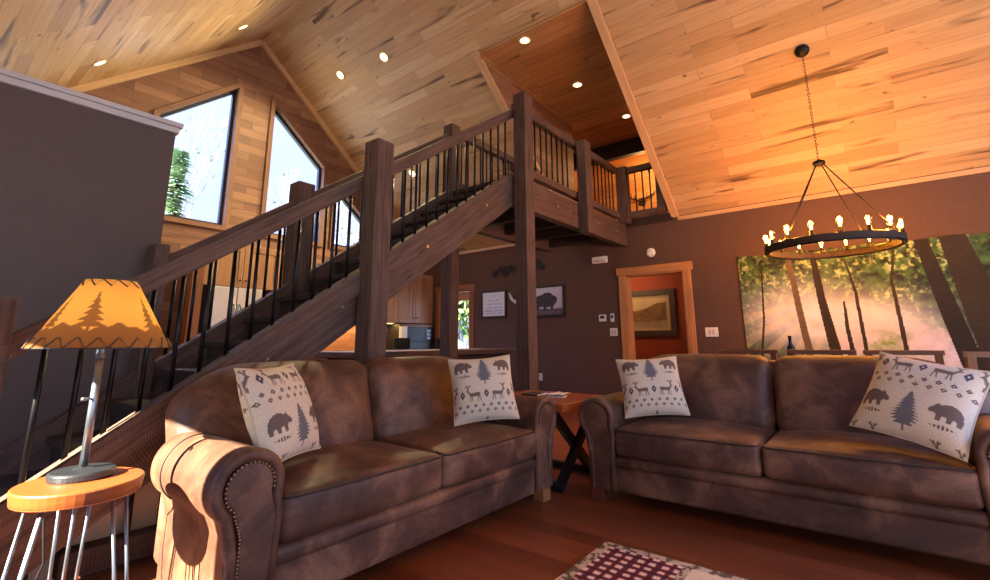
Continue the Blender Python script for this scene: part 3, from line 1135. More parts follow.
# ------------------------------------------------------------------ round side table and lamp
ST = (.488, 2.17)
TZ = .60
st = thing('round_side_table', 'small round wood side table on steel hairpin legs holding the lamp', 'side table', (ST[0], ST[1], 0))
MB().lathe([(0, TZ - .048), (.166, TZ - .048), (.170, TZ - .044), (.1755, TZ - .005), (.172, TZ), (0, TZ)], (0, 0, 0), 48).build('tabletop', M['tabletop'], st, smooth=False, bevel=.002)
for k in range(3):
    a = rad(200 + 120 * k)
    lg = MB()
    rdir = Vector((math.cos(a), math.sin(a), 0))
    td = Vector((-math.sin(a), math.cos(a), 0))
    foot = rdir * .2
    for t, ri in ((-.042, .12), (0, .10), (.042, .12)):
        top = rdir * ri + td * t + Vector((0, 0, TZ - .0475))
        lg.tube([top, foot + td * (t * .75) - rdir * (0 if t else .02) + Vector((0, 0, .012))], .0055, 8)
    lg.tube([foot + td * -.036 + Vector((0, 0, .008)), foot - rdir * .02 + Vector((0, 0, .008)), foot + td * .036 + Vector((0, 0, .008))], .007, 8)
    lg.build('hairpin_leg', M['steel'], st, smooth=True)

LP = (.498, 2.215)
lamp = thing('table_lamp', 'table lamp with glowing spruce silhouette shade on round side table', 'lamp', (LP[0], LP[1], TZ))
MB().lathe([(0, 0), (.092, 0), (.094, .006), (.094, .02), (.088, .026), (.03, .028), (.016, .034), (0, .034)], (0, 0, 0.0005), 40).build('base', M['gun'], lamp, bevel=.001)
MB().tube([(0, 0, .03), (0, 0, .40)], .0125, 14).lathe([(.0125, .40), (.017, .402), (.017, .45), (.01, .455)], (0, 0, 0), 14).build('pole', M['steel'], lamp, smooth=True)
MB().tube([(0, 0, .26), (-.03, -.022, .262)], .004, 8).lathe([(0, 0), (.008, .002), (.008, .012), (0, .014)], (-.034, -.026, .255), 8).build('switch', M['steel'], lamp, smooth=True)
MB().tube([(0, .09, .01), (0, .13, .004), (-.02, .19, -.02), (-.05, .2, -.12), (-.03, .17, -.3), (-.08, .2, -.5), (-.2, .3, -.592)], .004, 6).build('cord', M['blackplastic'], lamp, smooth=True)
# shade: parchment cone with spruce silhouettes round its lower edge
nA, nH = 240, 70
A_, H_ = np.meshgrid(np.linspace(0, 2 * PI, nA), np.linspace(0, 1, nH), indexing='ij')
R_ = .206 + (.078 - .206) * H_
# camera-facing side of the shade looks along -y, a little to -x
pts = np.stack([R_ * np.cos(A_), R_ * np.sin(A_), .435 + .245 * H_], -1)
ink = np.zeros(A_.shape, bool)
arc = (A_ % (2 * PI))
hillh = .30 + .04 * np.sin(arc * 7) + .02 * np.sin(arc * 19)
ink |= H_ < hillh
for ca, hh, ww in ((rad(-118), .52, .30), (rad(-50), .47, .22), (rad(-165), .45, .2), (rad(60), .5, .24), (rad(120), .42, .2)):
    da = (arc - ca + PI) % (2 * PI) - PI
    t = (hillh.mean() + hh - H_) / hh
    saw = .35 + .65 * ((t * 6) % 1)
    ink |= (t > 0) & (t < 1) & (np.abs(da) < ww * t ** .9 * saw)
    ink |= (np.abs(da) < .02) & (H_ < hillh + .1)
cols = np.where(ink[..., None], s2l((150, 106, 62)), s2l((246, 190, 96)))
m, nt, b = newmat('parchment_shade')
at = N(nt, 'ShaderNodeAttribute', attribute_name='Col')
tr = N(nt, 'ShaderNodeBsdfTranslucent')
df = N(nt, 'ShaderNodeBsdfDiffuse')
nt.links.new(at.outputs['Color'], tr.inputs[0])
nt.links.new(at.outputs['Color'], df.inputs[0])
mx = N(nt, 'ShaderNodeMixShader')
mx.inputs[0].default_value = .6
nt.links.new(df.outputs[0], mx.inputs[1])
nt.links.new(tr.outputs[0], mx.inputs[2])
nt.links.new(mx.outputs[0], nt.nodes['Material Output'].inputs[0])
shade = grid_obj('shade', pts, cols, m, lamp)
for (r, z, n_, z2, r2, sp) in ((.207, .438, 22, .470, .191, .13), (.079, .678, 12, .655, .0905, .3)):
    path = []
    for k in range(n_):
        a = 2 * PI * k / n_
        am = a + (2 * PI / n_ + sp) / 2
        for rr, aa, zz_ in ((r * 1.012, a, z), ((r + r2) / 2 * 1.016, a + sp / 2, (z + z2) / 2), (r2 * 1.018, a + sp, z2), (r2 * .975, a + sp + .02, z2), ((r + r2) / 2 * .97, am, (z + z2) / 2), (r * .975, 2 * PI * (k + 1) / n_ - .02, z)):
            path.append((rr * math.cos(aa), rr * math.sin(aa), zz_))
    MB().tube(path, .0028, 6, closed=True).build('lacing', M['rope'], shade, smooth=True)
hp = MB()
for (r, z) in ((.205, .436), (.077, .679)):
    hp.tube([(r * math.cos(2 * PI * k / 40), r * math.sin(2 * PI * k / 40), z) for k in range(40)], .0025, 6, closed=True)
for k in range(3):
    a = 2 * PI * k / 3
    hp.tube([(0, 0, .60), (.077 * math.cos(a), .077 * math.sin(a), .679)], .0018, 6)
hp.tube([(0, 0, .44), (0, 0, .60)], .003, 6)
hp.build('shade_frame', M['gun'], lamp, smooth=True)
MB().lathe([(.012, .455), (.016, .475), (.03, .51), (.031, .53), (.02, .56), (0, .568)], (.02, 0, 0), 16).build('bulb', emis('warm_bulb', (1, .72, .36), 12), lamp, smooth=True)

# ------------------------------------------------------------------ corner end table
et = thing('end_table', 'square rustic end table with crossed black legs between the two sofas', 'end table', (3.43, 2.2, 0))
EO = Vector((-3.43, -2.2, 0))
tp = MB()
tp.bar((3.05, 2.2, .585), (3.81, 2.2, .585), .8, .05)
part(tp, 'tabletop', M['tabletop'], et, EO, bevel=.005)
for y in (1.9, 2.5):
    xb_ = MB().bar((3.12, y, .02), (3.74, y, .555), .045, .07).bar((3.12, y + .046, .555), (3.74, y + .046, .02), .045, .07)
    part(xb_, 'crossed_leg', M['blackplastic'], et, EO, bevel=.003)
for x in (3.15, 3.71):
    part(MB().bar((x, 1.9, .035), (x, 2.5, .035), .05, .05), 'foot_bar', M['blackplastic'], et, EO)
fd = thing('leather_folder', 'dark closed folder lying on the end table beside papers', 'folder', (3.5, 2.32, .6105))
MB().rbox(-.11, -.08, 0, .11, .08, .016, .007, n=3).build('cover', M['welt'], fd, smooth=True)
MB().box(-.105, -.082, .004, .112, .078, .012).build('page_block', M['paper'], fd)
for i, (x, y, rz, lab) in enumerate(((3.44, 2.08, .4, 'white leaflet lying flat at the bottom of the papers on the end table'), (3.46, 2.10, -.25, 'crumpled white leaflet on top of the papers on the end table'))):
    g = np.linspace(-1, 1, 12)
    U, V = np.meshgrid(g, g, indexing='ij')
    pts = np.stack([U * .1, V * .075, .004 + i * .012 + .016 * vnoise(U * 2 + 3 + i * 5, V * 2 + 7, 5 + i, 2) * (i + .2)], -1)
    c = np.where((np.abs(V) < .7)[..., None] & (np.sin(V * 22) > .5)[..., None] & (np.abs(U) < .8)[..., None], s2l((140, 150, 180)), s2l((226, 230, 236)))
    o = grid_obj('leaflet', pts, c, M['photo'], thick=.001)
    o.location = (x, y, .611)
    o.rotation_euler = (0, 0, rz)
    tag(o, lab, 'paper', 'leaflets on the end table')

# ------------------------------------------------------------------ rug
RX0, RX1, RY0, RY1 = .55, 2.55, -1.6, 1.27
nx, ny = 260, 370
gx, gy = np.linspace(RX0, RX1, nx), np.linspace(RY0, RY1, ny)
X, Y = np.meshgrid(gx, gy, indexing='ij')
nz = vnoise(X * 40, Y * 40, 3, 2)
cols = np.broadcast_to(s2l((214, 186, 148)), X.shape + (3,)).copy()
dx, dy = RX1 - X, RY1 - Y
ed = np.minimum(np.minimum(dx, dy), np.minimum(X - RX0, Y - RY0))
spk = np.where((nz > .52)[..., None], s2l((96, 74, 58)), s2l((186, 160, 128)))
# repeating blocks of maroon check and cream panels parted by speckled bands
BY, BX = .41, .46
ky, kx = np.floor((dy - .055) / BY).astype(int), np.floor((dx - .055) / BX).astype(int)
fy, fx = (dy - .055) % BY, (dx - .055) % BX
check = ((ky + kx) % 2 == 0)
cc = .058
hx, hy = (fx % cc) < cc * .5, (fy % cc) < cc * .5
ckc = np.where((hx & hy)[..., None], s2l((226, 186, 160)), np.where((hx | hy)[..., None], s2l((96, 26, 38)), s2l((70, 14, 28))))
cols = np.where(check[..., None], ckc, cols)
# small leafy sprigs inside the cream panels
u2, v2 = fx - BX / 2, fy - BY / 2
spr = (~check) & ((((np.abs(u2) < .012) | (np.abs(np.abs(u2) - np.abs(v2) * .7 - .02) < .012)) & (np.abs(v2) < .11)) & (nz > .42))
cols = np.where(spr[..., None], s2l((92, 84, 60)), cols)
band = (fy > BY - .045) | (fx > BX - .045) | (ed < .055)
cols = np.where(band[..., None], spk, cols)
Z = .010 + .003 * vnoise(X * 90, Y * 90, 9, 1)
Z[0, :] = Z[-1, :] = Z[:, 0] = Z[:, -1] = .0015
rg = grid_obj('rug', np.stack([X, Y, Z], -1), cols, M['rug'])
tag(rg, 'cream woven rug with maroon checked blocks on the wood floor', 'rug')

# ------------------------------------------------------------------ dining set behind the right sofa
dt = thing('dining_table', 'long dark wood dining table below the chandelier', 'dining table', (5.58, .2, 0))
part(MB().bar((5.58, -1.3, .75), (5.58, 1.4, .75), 1.0, .05), 'tabletop', M['chairwood'], dt, Vector((-5.58, -.2, 0)), bevel=.005)
for x in (5.2, 5.96):
    for y in (-1.1, 1.2):
        part(MB().box(x - .045, y - .045, 0, x + .045, y + .045, .724), 'leg', M['chairwood'], dt, Vector((-5.58, -.2, 0)), bevel=.004)
def make_chair():
    root = thing('dining_chair', '', 'chair')
    w = M['chairwood']
    # back towards -x (seen from the sofas), seat towards +x
    MB().rbox(-.2, -.225, .43, .24, .225, .475, .015, n=4).build('seat', M['welt'], root, smooth=True)
    for y in (-.2, .2):
        MB().bar((.2, y, 0), (.2, y, .43), .045, .045, (0, 1, 0)).build('leg', w, root, bevel=.003)
        MB().bar((-.22, y, 0), (-.22, y, .45), .045, .05, (0, 1, 0)).bar((-.22, y, .45), (-.29, y, .965), .045, .045, (1, 0, 0)).build('leg', w, root, bevel=.003)
    b = MB().bar((-.29, -.235, .955), (-.29, .235, .955), .035, .035)
    b.bar((-.268, -.2, .80), (-.268, .2, .80), .025, .06)
    b.bar((-.247, -.2, .64), (-.247, .2, .64), .025, .05)
    b.build('backrest', w, root, bevel=.003)
    MB().bar((-.22, 0, .25), (.2, 0, .25), .025, .035).bar((-.22, -.2, .25), (-.22, .2, .25), .025, .035).build('stretcher', w, root)
    return root
ch = make_chair()
rows = [(.91, 'dark wood dining chair nearest the door along the near side of the dining table'),
        (.37, 'dark wood dining chair second from the door along the near side of the dining table'),
        (-.14, 'dark wood dining chair third from the door along the near side of the dining table')]
for i, (y, lab) in enumerate(rows):
    o = ch if i == 0 else dup(ch, (0, 0, 0))
    o.location = (5.05, y, 0)
    o['label'] = lab
    o['group'] = 'dining chairs at the long table'
o = dup(ch, (4.62, -.62, 0), .12, 'dark wood dining chair pulled out towards the right sofa near the slumped pillow', 'dining chairs at the long table')
wb = tag(MB().lathe([(0, 0), (.036, 0), (.037, .02), (.037, .19), (.03, .215), (.015, .24), (.0135, .3), (.016, .302), (.016, .315), (0, .316)], (0, 0, 0), 20).build('wine_bottle', M['bottle'], None, smooth=True, loc=(5.3, .64, .7755)), 'dark glass wine bottle standing on the dining table', 'bottle')

# ------------------------------------------------------------------ chandelier
CX, CY = 5.58, .228
cz = zr(CX)
chd = thing('chandelier', 'black iron wheel chandelier with amber bulbs hanging over the dining table', 'chandelier', (CX, CY, 1.96))
RZ = -.0
nrm = Vector((SL, 0, 1)).normalized()
cp = MB()
cp.lathe([(0, .0), (.03, .0), (.06, .012), (.068, .03), (.068, .05), (0, .05)], (0, 0, 0), 24)
can = cp.build('canopy', M['black'], chd, smooth=True)
can.location = Vector((0, 0, cz - 1.96)) - nrm * .05
can.rotation_euler = Vector((0, 0, 1)).rotation_difference(nrm).to_euler()
hub_z = 2.80 - 1.96
ck = MB()
zt, zb = cz - 1.96 - .05, hub_z + .03
nl = 34
for k in range(nl):
    z0 = zb + (zt - zb) * k / nl
    z1 = zb + (zt - zb) * (k + 1.28) / nl
    r = .009
    pts = []
    zm, hh = (z0 + z1) / 2, (z1 - z0) / 2
    for q in range(12):
        a = 2 * PI * q / 12
        x, z = r * math.cos(a), hh * math.sin(a)
        pts.append((x, 0, zm + z) if k % 2 else (0, x, zm + z))
    ck.tube(pts, .0026, 5, closed=True)
ck.build('chain', M['black'], chd, smooth=True)
MB().lathe([(0, -.02), (.05, -.02), (.055, -.012), (.055, .012), (.045, .02), (.012, .024), (.012, .04), (0, .042)], (0, 0, hub_z), 24).build('hub', M['black'], chd, smooth=True)
RR = .545
for k in range(4):
    a = rad(45 + 13 + 90 * k)
    c_, s_ = math.cos(a), math.sin(a)
    r_ = MB().tube([(.04 * c_, .04 * s_, hub_z - .02), ((RR - .0) * c_, (RR - .0) * s_, .06)], .0055, 8)
    r_.tube([(RR * c_, RR * s_, .06), (RR * c_, RR * s_, .0)], .006, 8)
    r_.build('rod', M['black'], chd, smooth=True)
ring = MB()
nn = 72
for (ra, rb, z0, z1, mi) in ((RR - .022, RR + .022, -.045, .012, 0),):
    ring.lathe([(ra, z0), (rb, z0), (rb, z1), (ra, z1), (ra, z0)], (0, 0, 0), nn)
ring.build('ring', M['timber_dk'], chd)
bg = MB()
for z in (-.05, .012):
    bg.tube([((RR + .0) * math.cos(2 * PI * k / 60), (RR + .0) * math.sin(2 * PI * k / 60), z) for k in range(60)], .008, 6, closed=True)
bg.build('ring_band', M['black'], chd, smooth=True)
for k in range(16):
    a = 2 * PI * (k + .5) / 16
    x, y = RR * math.cos(a), RR * math.sin(a)
    h = MB().lathe([(.026, .012), (.026, .018), (.018, .022), (.018, .06), (.014, .066)], (x, y, 0), 12).build('bulb_holder', M['black'], chd, smooth=True)
    MB().lathe([(.013, .064), (.016, .075), (.03, .115), (.031, .13), (.024, .152), (.01, .163), (0, .165)], (x, y, 0), 14).build('bulb', M['bulbglass'], h, smooth=True)
    MB().tube([(x - .006, y, .07), (x - .012, y, .12), (x - .004, y + .006, .14), (x + .004, y - .006, .14), (x + .012, y, .12), (x + .006, y, .07)], .008, 5).build('filament', M['filament'], h, smooth=True)

# ------------------------------------------------------------------ forest tapestry on the taupe wall
TY0, TY1, TZ0, TZ1 = 1.335, -1.75, .62, 2.146
nu, nv = 560, 290
yy, zz = np.linspace(TY0, TY1, nu), np.linspace(TZ0, TZ1, nv)
Y, Z = np.meshgrid(yy, zz, indexing='ij')
n1 = vnoise(Y * 4 + 20, Z * 4 + 3, 11, 5)
n2 = vnoise(Y * 14 + 20, Z * 14 + 3, 5, 4)
n3 = vnoise(Y * 30 + 20, Z * 30 + 3, 8, 3)
leaf = np.clip((n2 - .35) * 2.4, 0, 1)
dark, mid_, lit = s2l((24, 34, 20)), s2l((78, 112, 56)), s2l((184, 200, 128))
cols = dark + (mid_ - dark) * leaf[..., None]
cols = cols + (lit - cols) * (np.clip((n3 - .5) * 4, 0, 1) * np.clip((n1 - .38) * 4, 0, 1))[..., None]
# misty clearing and sunlit path printed in the middle
g1 = np.exp(-(((Y - .72) / .5) ** 2 + ((Z - 1.32) / .33) ** 2))
g2 = np.exp(-(((Y - .05) / .55) ** 2 + ((Z - 1.22 - .0) / .26) ** 2))
path = (Z < 1.52 - .62 * (.15 - Y) ** 2 * (Y < .15) - .55 * np.abs(Y - .15) * (Y < .15)) & (Y < .2) & (Y > -.86)
glow = np.clip(g1 * 1.1 + g2 * .95, 0, 1) * np.clip(.5 + n1 * .8, 0, 1)
cols = cols + (s2l((230, 230, 232)) - cols) * glow[..., None]
pathw = np.exp(-np.clip((Z - (1.42 - .5 * np.clip(.15 - Y, 0, 2))) / .10, 0, 9) ** 2) * np.exp(-np.clip(Y - .25, 0, 9) ** 2 / .02) * np.exp(-np.clip(-.75 - Y, 0, 9) ** 2 / .01)
cols = cols + (s2l((222, 208, 206)) * (.8 + .35 * n1[..., None]) - cols) * (pathw * np.clip(1.25 - .8 * n2, 0, 1))[..., None]
# slanting rays from the clearing
ang = np.arctan2(1.62 - Z, Y - .35)
rays = (np.sin(ang * 26) > .1) * np.exp(-((Y - .8) / .55) ** 2) * (Z < 1.5)
cols = cols + (s2l((236, 220, 190)) - cols) * (rays * .42)[..., None]
under = np.clip((1.12 - Z) * 3, 0, 1) * (Y > .45) * .7
cols = cols + (s2l((66, 82, 50)) - cols) * (under * np.clip(n2 * 1.6, 0, 1))[..., None]
gl = np.exp(-(((Y + .12) / .22) ** 2 + ((Z - 1.02) / .16) ** 2)) * np.clip((n2 - .3) * 2.5, 0, 1)
cols = cols + (s2l((128, 156, 66)) - cols) * gl[..., None]
def trunk(pts, c):
    global cols
    for (y0, z0, w0), (y1, z1, w1) in zip(pts[:-1], pts[1:]):
        t = np.clip((Z - z0) / (z1 - z0), 0, 1)
        cy = y0 + (y1 - y0) * t
        w = w0 + (w1 - w0) * t
        k = (np.abs(Y - cy + .012 * (n1 - .5)) < w) & (Z >= min(z0, z1)) & (Z <= max(z0, z1))
        cols = np.where(k[..., None], s2l(c) * (.7 + .6 * n3[..., None]), cols)
trunk([(.36, .62, .06), (.40, 1.0, .055), (.46, 1.55, .042), (.50, 2.15, .03)], (46, 34, 24))
trunk([(.64, .8, .04), (.68, 1.2, .036), (.76, 2.15, .03)], (104, 84, 62))
trunk([(-.78, .62, .09), (-.68, 1.2, .085), (-.52, 2.15, .06)], (40, 30, 20))
trunk([(-1.05, .62, .20), (-.95, 1.2, .17), (-.78, 2.15, .11)], (52, 40, 24))
trunk([(-1.6, .62, .10), (-1.45, 2.15, .08)], (36, 28, 18))
trunk([(.10, .8, .02), (.12, 1.6, .016), (.18, 2.0, .01)], (50, 40, 26))
trunk([(-.25, .9, .022), (-.22, 1.7, .016), (-.28, 2.05, .01)], (54, 42, 26))
trunk([(1.2, .62, .014), (1.10, 1.3, .012), (1.06, 2.0, .007)], (44, 36, 20))
trunk([(.22, .8, .025), (.25, 1.2, .02), (.24, 1.5, .01)], (44, 38, 26))
sag = .012 * np.sin(Y * 5) + .010 * vnoise(Y * 3, Z * 3, 2, 2)
cols = cols * .9
tapes = grid_obj('tapestry', np.stack([np.full_like(Y, XM - .03) + sag * .8, Y, Z + .008 * np.cos((Y - TY0) * 9) * np.clip((Z - 1.9) * 4, 0, 1)], -1), cols, M['print'], thick=.003)
tapes.modifiers[0].offset = 0
tag(tapes, 'wide forest photograph tapestry with sunlit tree trunks pinned on the taupe wall', 'tapestry')
pn = MB()
for y in (TY0 - .01, .3, -.8):
    pn.lathe([(0, -.012), (.011, -.008), (.012, 0), (.004, .006), (.004, .028)], (XM - .036, y, TZ1 - .004), 10, axis='x')
pn.build('push_pin', M['black'], tapes)

# ------------------------------------------------------------------ pictures and small wall pieces
def framed(name, label, x, y0, y1, z0, z1, fw, fmat, fn, nu=90, nv=70, matw=0, depth=.03, group=None):
    yc, zc_ = (y0 + y1) / 2, (z0 + z1) / 2
    root = thing(name, label, 'picture', (x, yc, zc_), 0, group)
    hw, hh = (y1 - y0) / 2, (z1 - z0) / 2
    f_ = MB()
    for z in (-hh + fw / 2, hh - fw / 2):
        f_.bar((-depth / 2 - .002, -hw, z), (-depth / 2 - .002, hw, z), depth, fw)
    for y in (-hw + fw / 2, hw - fw / 2):
        f_.bar((-depth / 2 - .002, y, -hh + fw), (-depth / 2 - .002, y, hh - fw), fw, depth, (1, 0, 0))
    f_.build('frame', fmat, root)
    iw, ih = hw - fw, hh - fw
    # viewed looking +x: picture's left is +y
    U, V = np.meshgrid(np.linspace(0, 1, nu), np.linspace(0, 1, nv), indexing='ij')
    pts = np.stack([np.full_like(U, -.012), iw - 2 * iw * U, -ih + 2 * ih * V], -1)
    grid_obj('print', pts, fn(U, V), M['photo'], root, smooth=False)
    return root
def quote(U, V):
    c = np.broadcast_to(s2l((218, 224, 236)), U.shape + (3,)).copy()
    rs = np.random.RandomState(4)
    for k, (z, a, b_, h) in enumerate(((.84, .42, .58, .02), (.66, .25, .5, .018), (.66, .54, .72, .018), (.5, .22, .46, .015), (.5, .5, .84, .02), (.34, .15, .5, .02), (.34, .55, .85, .02), (.22, .12, .44, .025), (.22, .5, .88, .025), (.12, .15, .6, .02), (.12, .65, .86, .02))):
        wob = .012 * np.sin(U * 120 + k) + .008 * np.sin(U * 71)
        k_ = (np.abs(V - z + wob) < h) & (U > a) & (U < b_) & (np.sin(U * 160 + k * 2) > -.35)
        c[k_] = s2l((96, 104, 130))
    return c
framed('framed_quote', 'black framed white print with rows of script on the far taupe wall', XM, 5.245, 5.84, 1.49, 1.995, .03, M['frame_black'], quote)
def buffalo(U, V):
    g = vnoise(U * 5, V * 5, 2, 3)
    c = s2l((196, 196, 216)) * (1 - .25 * (1 - V)[..., None]) + 0 * U[..., None]
    gr = V < .2 + .06 * g
    c = np.where(gr[..., None], s2l((92, 88, 100)) * (.6 + .9 * g[..., None]), c)
    body = [(.1, .52), (.12, .38), (.2, .3), (.24, .18), (.3, .18), (.31, .3), (.42, .3), (.45, .16), (.5, .16), (.52, .28), (.62, .3), (.66, .18), (.7, .18), (.72, .32), (.8, .42), (.84, .55), (.8, .66), (.72, .7), (.64, .8), (.52, .82), (.42, .78), (.3, .72), (.2, .68), (.13, .62)]
    k = inpoly(U + .03 * (g - .5), V + .05 * (vnoise(U * 12, V * 12, 6, 3) - .5), body)
    c = np.where(k[..., None], s2l((62, 58, 68)) * (.5 + 1.0 * vnoise(U * 14, V * 14, 9, 3)[..., None]), c)
    return c
framed('framed_bison_print', 'black framed bison print beside the tall landing post', XM, 4.02, 4.78, 1.465, 2.0, .035, M['frame_black'], buffalo)
def hills(U, V):
    g = vnoise(U * 4, V * 4, 21, 4)
    c = s2l((236, 204, 140)) * (.75 + .35 * g[..., None])
    h = .45 + .4 * U + .12 * (g - .5)
    k = V < h
    c = np.where(k[..., None], s2l((150, 112, 64)) * (.5 + 1.0 * vnoise(U * 9, V * 9, 4, 4)[..., None]), c)
    c = np.where((V < .22 + .1 * g)[..., None], s2l((190, 160, 110)) * (.6 + .6 * g[..., None]), c)
    b_ = (U < .07) | (U > .93) | (V < .08) | (V > .92)
    return np.where(b_[..., None], s2l((206, 176, 120)), c)
framed('framed_landscape', 'bronze framed sepia landscape on the rust red wall beyond the doorway', X2, 2.66, 3.75, 1.13, 1.95, .1, M['frame_bronze'], hills, depth=.04)

def plate(name, label, cat, y, z, w, h, d=.012, mat='white', x=XM, detail=None, group=None):
    root = thing(name, label, cat, (x, y, z), 0, group)
    MB().rbox(-d, -w / 2, -h / 2, -.001, w / 2, h / 2, min(.006, d * .45), n=3).build('body', M[mat], root, smooth=True)
    if detail == 'rocker':
        n_ = 2 if w > .1 else 1
        for k in range(n_):
            yy_ = (k - (n_ - 1) / 2) * .046
            MB().box(-d - .004, yy_ - .016, -.033, -d + .001, yy_ + .016, .033).build('rocker', M['captrim'], root, bevel=.002)
    if detail == 'socket':
        for k in (-1, 1):
            MB().rbox(-d - .003, -.017, k * .021 - .014, -d + .001, .017, k * .021 + .014, .001, n=2).build('socket', M['captrim'], root)
    if detail == 'screen':
        MB().box(-d - .002, -w * .32, -.01, -d + .001, w * .32, h * .32).build('screen', M['gun'], root)
    return root
plate('light_switch', 'white double light switch plate left of the red doorway', 'switch', 3.176, 1.19, .125, .118, detail='rocker')
plate('light_switch', 'white wide light switch plate between the doorway and the forest tapestry', 'switch', 1.75, 1.165, .165, .125, detail='rocker')
plate('thermostat', 'white square thermostat on the taupe wall above the light switch', 'thermostat', 3.35, 1.41, .12, .105, .022, detail='screen')
plate('remote_cradle', 'slim white remote in a wall cradle beside the thermostat', 'remote', 3.185, 1.41, .06, .125, .022, detail='screen')
plate('wall_outlet', 'white outlet low on the taupe wall behind the end table', 'outlet', 4.54, .465, .072, .118, .01, detail='socket')
sd = thing('smoke_detector', 'round white smoke detector above the red doorway', 'detector', (XM, 2.51, 2.36))
MB().lathe([(.07, -.001), (.07, -.018), (.06, -.034), (.03, -.04), (0, -.04)], (0, 0, 0), 28, axis='x').build('body', M['white'], sd, smooth=True)
MB().lathe([(.012, -.0395), (.01, -.044), (0, -.045)], (0, .02, .02), 10, axis='x').build('test_button', M['captrim'], sd, smooth=True)
em = thing('wall_sensor', 'white box shaped sensor high on the wall under the landing', 'sensor', (XM, 3.34, 2.335))
MB().rbox(-.06, -.13, -.055, -.001, .13, .055, .018, n=4).build('body', M['white'], em, smooth=True)
MB().rbox(-.066, -.09, -.035, -.058, .09, .0, .003, n=3).build('lens', M['captrim'], em, smooth=True)

# metal wall ornament: a branch carrying round rosettes, half hidden by the landing post
wo = thing('metal_wall_ornament', 'dark metal ornament of linked rosettes high on the far taupe wall', 'wall ornament', (XM, 4.95, 2.34))
for k, (y, z, r) in enumerate(((.55, -.03, .055), (.38, .03, .07), (.30, -.06, .05), (.2, .04, .06), (.05, .0, .07), (-.1, .04, .06), (-.25, .02, .06), (-.42, .06, .075), (-.5, .0, .05))):
    pt = MB()
    pt.tube([(-.02, y + r * math.cos(2 * PI * q / 20), z + r * math.sin(2 * PI * q / 20)) for q in range(20)], .01, 6, closed=True)
    pt.lathe([(0, -.03), (.02, -.025), (.026, -.012), (0, -.005)], (-.005, y, z), 12, axis='x')
    for q in range(5):
        a = 2 * PI * q / 5 + k
        pt.tube([(-.018, y, z), (-.018, y + r * math.cos(a), z + r * math.sin(a))], .006, 5)
    pt.build('rosette', M['gun'], wo, smooth=True)
MB().tube([(-.012, .58, -.02), (-.012, .3, .0), (-.012, 0, .01), (-.012, -.3, .03), (-.012, -.5, .03)], .009, 6).build('bar', M['gun'], wo, smooth=True)
wf = thing('wall_antler', 'small pale antler piece on the taupe wall left of the landing post', 'wall ornament', (XM, 5.06, 1.80))
MB().tube([(-.015, .12, .13), (-.03, .06, .02), (-.035, -.05, -.06), (-.02, -.14, -.09)], [.012, .03, .035, .008], 8).build('antler', plain('pale_bone', (210, 204, 196), .6), wf, smooth=True)
MB().tube([(-.03, .0, -.0), (-.04, -.05, .1)], [.022, .006], 8).build('tine', M['gun'], wf, smooth=True)
# antlers on the hallway wall
ha = thing('wall_antler', 'brown antler piece on the lit hallway wall behind the upper railing', 'wall ornament', (HX, 3.55, 4.02))
for s_ in (-1, 1):
    MB().tube([(-.03, 0, -.05), (-.06, s_ * .12, .0), (-.05, s_ * .24, .05), (-.04, s_ * .30, .14)], [.02, .018, .014, .006], 8).tube([(-.06, s_ * .12, 0), (-.07, s_ * .14, .12)], [.014, .004], 6).tube([(-.05, s_ * .22, .04), (-.06, s_ * .2, .16)], [.012, .004], 6).build('antler', M['timber_dk'], ha, smooth=True)
MB().rbox(-.03, -.07, -.13, -.002, .07, .03, .012, n=3).build('plaque', M['timber_dk'], ha, smooth=True)

# ------------------------------------------------------------------ kitchen under and behind the stairs
KX = Vector((0, 0, 0))
fr = thing('refrigerator', 'tall stainless refrigerator seen between the stair balusters', 'refrigerator', (2.9, 7.15, 0))
FO = Vector((-2.9, -7.15, 0))
part(MB().box(2.55, 6.88, .02, 3.27, 7.52, 1.80), 'body', M['blackplastic'], fr, FO)
for x0, x1 in ((2.60, 2.925), (2.935, 3.27)):
    d_ = part(MB().box(x0, 6.83, .7, x1, 6.879, 1.80), 'door', M['fridge'], fr, FO, bevel=.006)
    hx = x1 - .035 if x0 < 2.7 else x0 + .035
    h_ = MB().tube([(hx, 6.83, .85), (hx, 6.78, .87), (hx, 6.78, 1.55), (hx, 6.83, 1.57)], .012, 8).build('handle', M['steel'], d_, smooth=True)
part(MB().box(2.60, 6.83, .06, 3.27, 6.879, .69), 'freezer_drawer', M['fridge'], fr, FO, bevel=.006)
def cabinet(name, label, x0, x1, z0, z1, y0, y1, nd, group=None):
    cx = (x0 + x1) / 2
    root = thing(name, label, 'cabinet', (cx, y1, z0), 0, group)
    o = Vector((-cx, -y1, -z0))
    part(MB().box(x0, y0 + .022, z0, x1, y1, z1), 'body', M['cabinet'], root, o)
    w = (x1 - x0) / nd
    for k in range(nd):
        a, b_ = x0 + k * w + .004, x0 + (k + 1) * w - .004
        dmb = MB()
        for (p, q, r_, s_) in ((a, z0 + .004, a + .065, z1 - .004), (b_ - .065, z0 + .004, b_, z1 - .004)):
            dmb.box(p, y0, q, r_, y0 + .02, s_)
        dmb.box(a + .065, y0, z0 + .004, b_ - .065, y0 + .02, z0 + .07).box(a + .065, y0, z1 - .07, b_ - .065, y0 + .02, z1 - .004)
        dmb.box(a + .065, y0 + .008, z0 + .07, b_ - .065, y0 + .018, z1 - .07)
        d_ = part(dmb, 'door', M['cabinet'], root, o)
        kx_ = b_ - .035 if k % 2 == 0 else a + .035
        kz = z0 + .1 if z0 > 1 else z1 - .1
        MB().lathe([(.006, 0), (.006, -.012), (.015, -.018), (.012, -.028), (0, -.03)], (kx_, y0, kz), 12, axis='y').build('knob', M['black'], d_, smooth=True)
    return root
